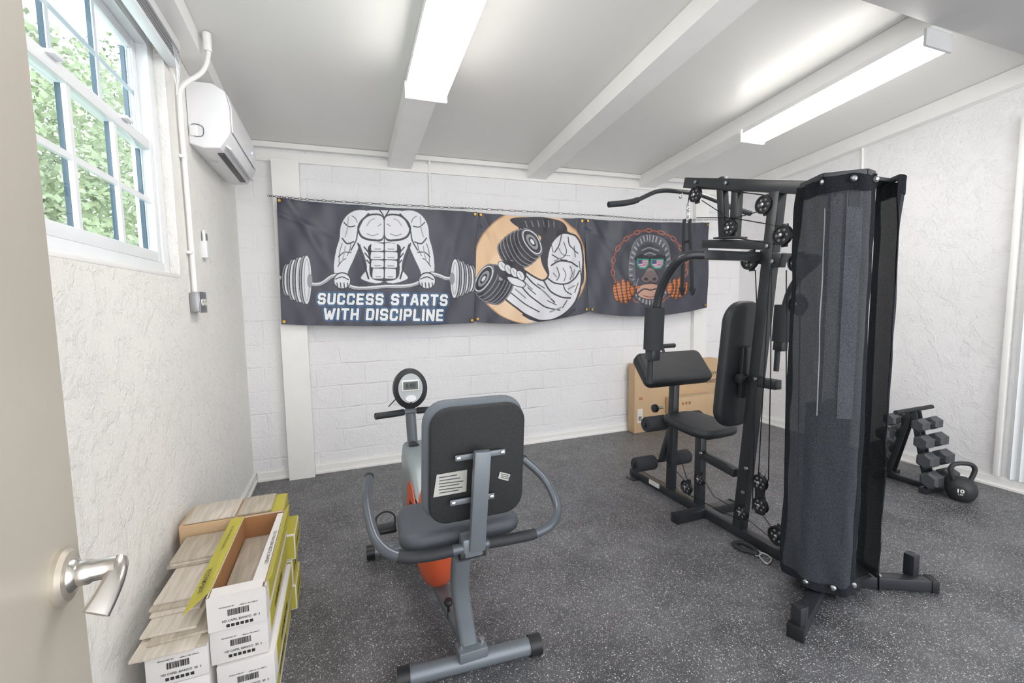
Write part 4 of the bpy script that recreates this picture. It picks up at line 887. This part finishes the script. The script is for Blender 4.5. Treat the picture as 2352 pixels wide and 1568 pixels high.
# ---------------------------------------------------------------- tile cartons
def frontprint(t,xc,y,z,w=.15):
    text('HD CAPEL BIANCO  30  3',(xc+.01,y-.0012,z-.026),(1,0,0),(0,0,1),w*.75,'ink',t,.01,.008,'lettering',True)
    s=MB(); rnd=random.Random(int(z*1000)); x=xc-.028
    while x<xc+.035:
        wd=rnd.choice((.0008,.0014,.0022)); s.box((x,y-.0008,z+.002),(wd,.0012,.022)); x+=wd+rnd.choice((.001,.0016))
    s.build('barcode','ink',t)
    text('PRODUCED BY',(xc-.03,y-.0012,z+.024),(1,0,0),(0,0,1),.045,'ink',t,.01,.0045,'lettering',True)
    text('CMP# 61 782-1088HD',(xc+.035,y-.0012,z+.022),(1,0,0),(0,0,1),.055,'ink',t,.01,.0045,'lettering',True)
    s=MB()
    for k in range(6): s.box((xc-.03+k*.014,y-.0008,z-.044),(.010,.0012,.010))
    s.build('handling_marks','ink',t)
XA0,XA1=-.462,-.285
def carton(x0,x1,y0,y1,z0,z1,label,front=True,side=True):
    t=thing('tile_carton',label,'carton',((x0+x1)/2,(y0+y1)/2,z0),0,'cartons of tile stacked by the left wall')
    MB().bb((x0,y0,z0),(x1,y1,z1),.003).build('carton','carton',t)
    if side:
        MB().bb((x1,y0+.06,z0+.035),(x1+.0015,y1-.004,z1-.012)).build('printed_band','lime',t)
        text('trafficMASTER',(x1+.003,y0+.16,(z0+z1)/2-.01),(0,1,0),(0,0,1),.22,'ink',t,.02,.03)
    if front: frontprint(t,(x0+x1)/2,y0,(z0+z1)/2)
    return t
h=.1345
for k,nm in enumerate(('bottom','second from the floor','third from the floor')):
    off=(.0,.012,-.004)[k]
    carton(XA0+off,XA1+off,1.68+.01*k,2.28,.001+k*h,.001+k*h+.132,'white and lime tile carton in the right column of the stack, '+nm)
for k,nm in enumerate(('bottom','middle','top')):
    hh_=.125; carton(-.645,-.470,1.69,2.28,.001+k*.127,.001+k*.127+hh_,'white tile carton in the column against the wall, '+nm,True,False)
for k,nm in enumerate(('lowest','second up','third up','uppermost')):
    x1=(-.262,-.272,-.255,-.30)[k]
    t=thing('tile_carton','tile carton lying crosswise at the far end of the stack, '+nm,'carton',(-.5,2.4,.001+k*.13),0,'cartons of tile stacked by the left wall')
    z0=.001+k*.13; MB().bb((-.72,2.325,z0),(x1,2.54,z0+.128),.003).build('carton','carton' if k<3 else 'kraft',t)
    MB().bb((x1,2.33,z0+.006),(x1+.0015,2.535,z0+.12)).build('printed_band','lime',t)
    MB().bb((-.45,2.3235,z0+.006),(x1-.005,2.3245,z0+.12)).build('front_band','lime',t)
    MB().bb((x1-.06,2.33,z0+.128),(x1-.002,2.535,z0+.1292)).build('top_band','lime',t)
    text('trafficMASTER',(x1+.0025,2.35,z0+.05),(0,1,0),(0,0,1),.16,'ink',t,.02,.022)
# open carton
z0=.001+3*h; zt2=z0+.122
ot=thing('tile_carton','open lime and white tile carton on top of the stack, showing planks inside','carton',((XA0+XA1)/2,1.98,z0),0,'cartons of tile stacked by the left wall')
w=MB(); x0,x1,y0,y1=XA0,XA1,1.68,2.30
w.bb((x0,y0,z0),(x1,y1,z0+.004)); w.bb((x0,y0,z0),(x1,y0+.004,zt2)); w.bb((x0,y1-.004,z0),(x1,y1,zt2)); w.bb((x0,y0,z0),(x0+.004,y1,zt2)); w.bb((x1-.004,y0,z0),(x1,y1,zt2)); w.build('carton','carton',ot)
w=MB(); e_=.0045
w.bb((x0+e_,y0+e_,z0+.02),(x1-e_,y0+e_+.002,zt2-.001)); w.bb((x0+e_,y1-e_-.002,z0+.02),(x1-e_,y1-e_,zt2-.001)); w.bb((x0+e_,y0+e_,z0+.02),(x0+e_+.002,y1-e_,zt2-.001)); w.bb((x1-e_-.002,y0+e_,z0+.02),(x1-e_,y1-e_,zt2-.001)); w.build('lining','kraft_in',ot)
MB().bb((x1,y0+.06,z0+.03),(x1+.0015,y1-.002,zt2-.004)).build('printed_band','lime',ot)
frontprint(ot,(x0+x1)/2,y0,(z0+zt2)/2-.005)
fl_=MB(); fl_.prism([(x0+.002,y0+.04,zt2),(x0+.002,y1,zt2),(x0-.050,y1+.01,zt2-.005),(x0-.062,y0-.015,zt2-.03)],(0,0,.003)); lf=fl_.build('side_flap','lime',ot)
xd=V((0,1,.02)); yd=V((-1,0,-.3))
text('trafficMASTER',(x0-.024,y0+.05,zt2+.001),xd,yd,.15,'ink',lf,.01,.018)
text('CERAMIC FLOOR AND WALL TILE',(x0-.018,y0+.33,zt2+.006),(0,1,0),(-1,0,-.1),.20,'ink',lf,.0,.010)
fl_=MB(); fl_.prism([(x1-.002,y0+.03,zt2),(x1-.002,y1,zt2),(x1+.018,y1+.01,zt2+.02),(x1+.018,y0+.03,zt2+.02)],(0,0,.003)); fl_.build('side_flap','lime',ot)
fl_=MB(); fl_.prism([(x0+.01,y0,zt2),(x1-.01,y0,zt2),(x1-.01,y0+.045,zt2+.004),(x0+.01,y0+.045,zt2+.004)],(0,0,.003)); fl_.build('end_flap','carton',ot)
fl_=MB(); fl_.prism([(x1-.048,y0+.03,zt2+.001),(x1-.006,y0+.03,zt2+.001),(x1-.006,y1-.03,zt2+.001),(x1-.03,y1-.03,zt2+.001)],(0,0,.002)); tf=fl_.build('inner_flap','carton',ot)
text('CERAMIC FLOOR AND WALL TILE',(x1-.012,y0+.15,zt2+.0042),(0,1,0),(-1,0,0),.26,'ink',tf,0,.012)
GT='loose wood look tiles around the cartons'
def tile(cx_,cy_,z,L,W,rz,label,m='tile',tilt=0.):
    t=MB(); t.box((0,0,.0045),(W,L,.0088),None,.0012)
    o=t.build('floor_tile',m); o.location=(cx_,cy_,z); o.rotation_euler=(tilt,0,R(rz)); return tag(o,label,'tile',GT)
tile(-.40,2.0,z0+.021,.5,.10,0,'long wood look tile lying left inside the open carton'); tile(-.40,2.02,z0+.031,.44,.10,0,'shorter wood look tile stacked at left inside the open carton','tile_dark')
tile(-.327,1.97,z0+.021,.5,.045,0,'narrow cut tile lying along the right inside of the open carton','tile_dark')
zz=.383
names=['second','third','fourth','fifth','sixth','seventh','eighth','ninth','tenth']
lay=[(-.560,1.94,.58,.18,1.5,'tile_dark'),(-.567,1.925,.58,.175,-2,'tile'),(-.561,1.97,.56,.165,2.5,'tile_dark'),(-.575,1.985,.53,.16,-2,'tile'),(-.588,2.055,.48,.15,-1,'tile'),(-.592,2.07,.47,.145,-3,'tile_dark'),(-.596,2.085,.45,.14,-1,'tile')]
for k,(x,y,L,W,rz,m_) in enumerate(lay):
    lab='lowest loose tile in the pile by the left wall' if k==0 else 'loose pale tile in the pile by the left wall, %s from the bottom'%names[k-1]
    tile(x,y,zz,L,W,rz,lab,m_); zz+=.0092
for k in range(3):
    tile(-.595+.004*(k%2),2.20,zz,.225-.006*k,.205-.01*k,(-1,1,0)[k%3],'short square tile at the far end of the pile by the left wall, '+('lowest','middle','topmost')[k],'tile' if k%2 else 'tile_dark'); zz+=.0092
tile(-.60,2.43,.522,.20,.20,0,'wide pale tile lying left on the farthest carton'); tile(-.42,2.43,.522,.20,.14,0,'narrower pale tile lying right on the farthest carton','tile_dark')
# ---------------------------------------------------------------- light
wd=bpy.data.worlds.new('world'); S.world=wd; wd.use_nodes=True; nt=wd.node_tree; bg=nt.nodes['Background']
tc=nt.nodes.new('ShaderNodeTexCoord'); sx_=nt.nodes.new('ShaderNodeSeparateXYZ'); rp=nt.nodes.new('ShaderNodeValToRGB'); nt.links.new(tc.outputs['Generated'],sx_.inputs[0]); nt.links.new(sx_.outputs['Z'],rp.inputs['Fac'])
rp.color_ramp.elements[0].color=(.915,.918,.93,1); rp.color_ramp.elements[1].color=(.84,.90,1,1); nt.links.new(rp.outputs['Color'],bg.inputs['Color']); bg.inputs['Strength'].default_value=3.45
# daylight through the window opening
ld=bpy.data.lights.new('daylight','AREA'); ld.shape='RECTANGLE'; ld.size=1.1; ld.size_y=1.0; ld.energy=16; ld.color=(.93,.97,1)
lo_=bpy.data.objects.new('daylight',ld); COL.objects.link(lo_); lo_.location=(-1.25,2.1,2.45); lo_.rotation_euler=(V((1,0,-.35)).to_track_quat('-Z','Y')).to_euler()
ld.use_shadow=True
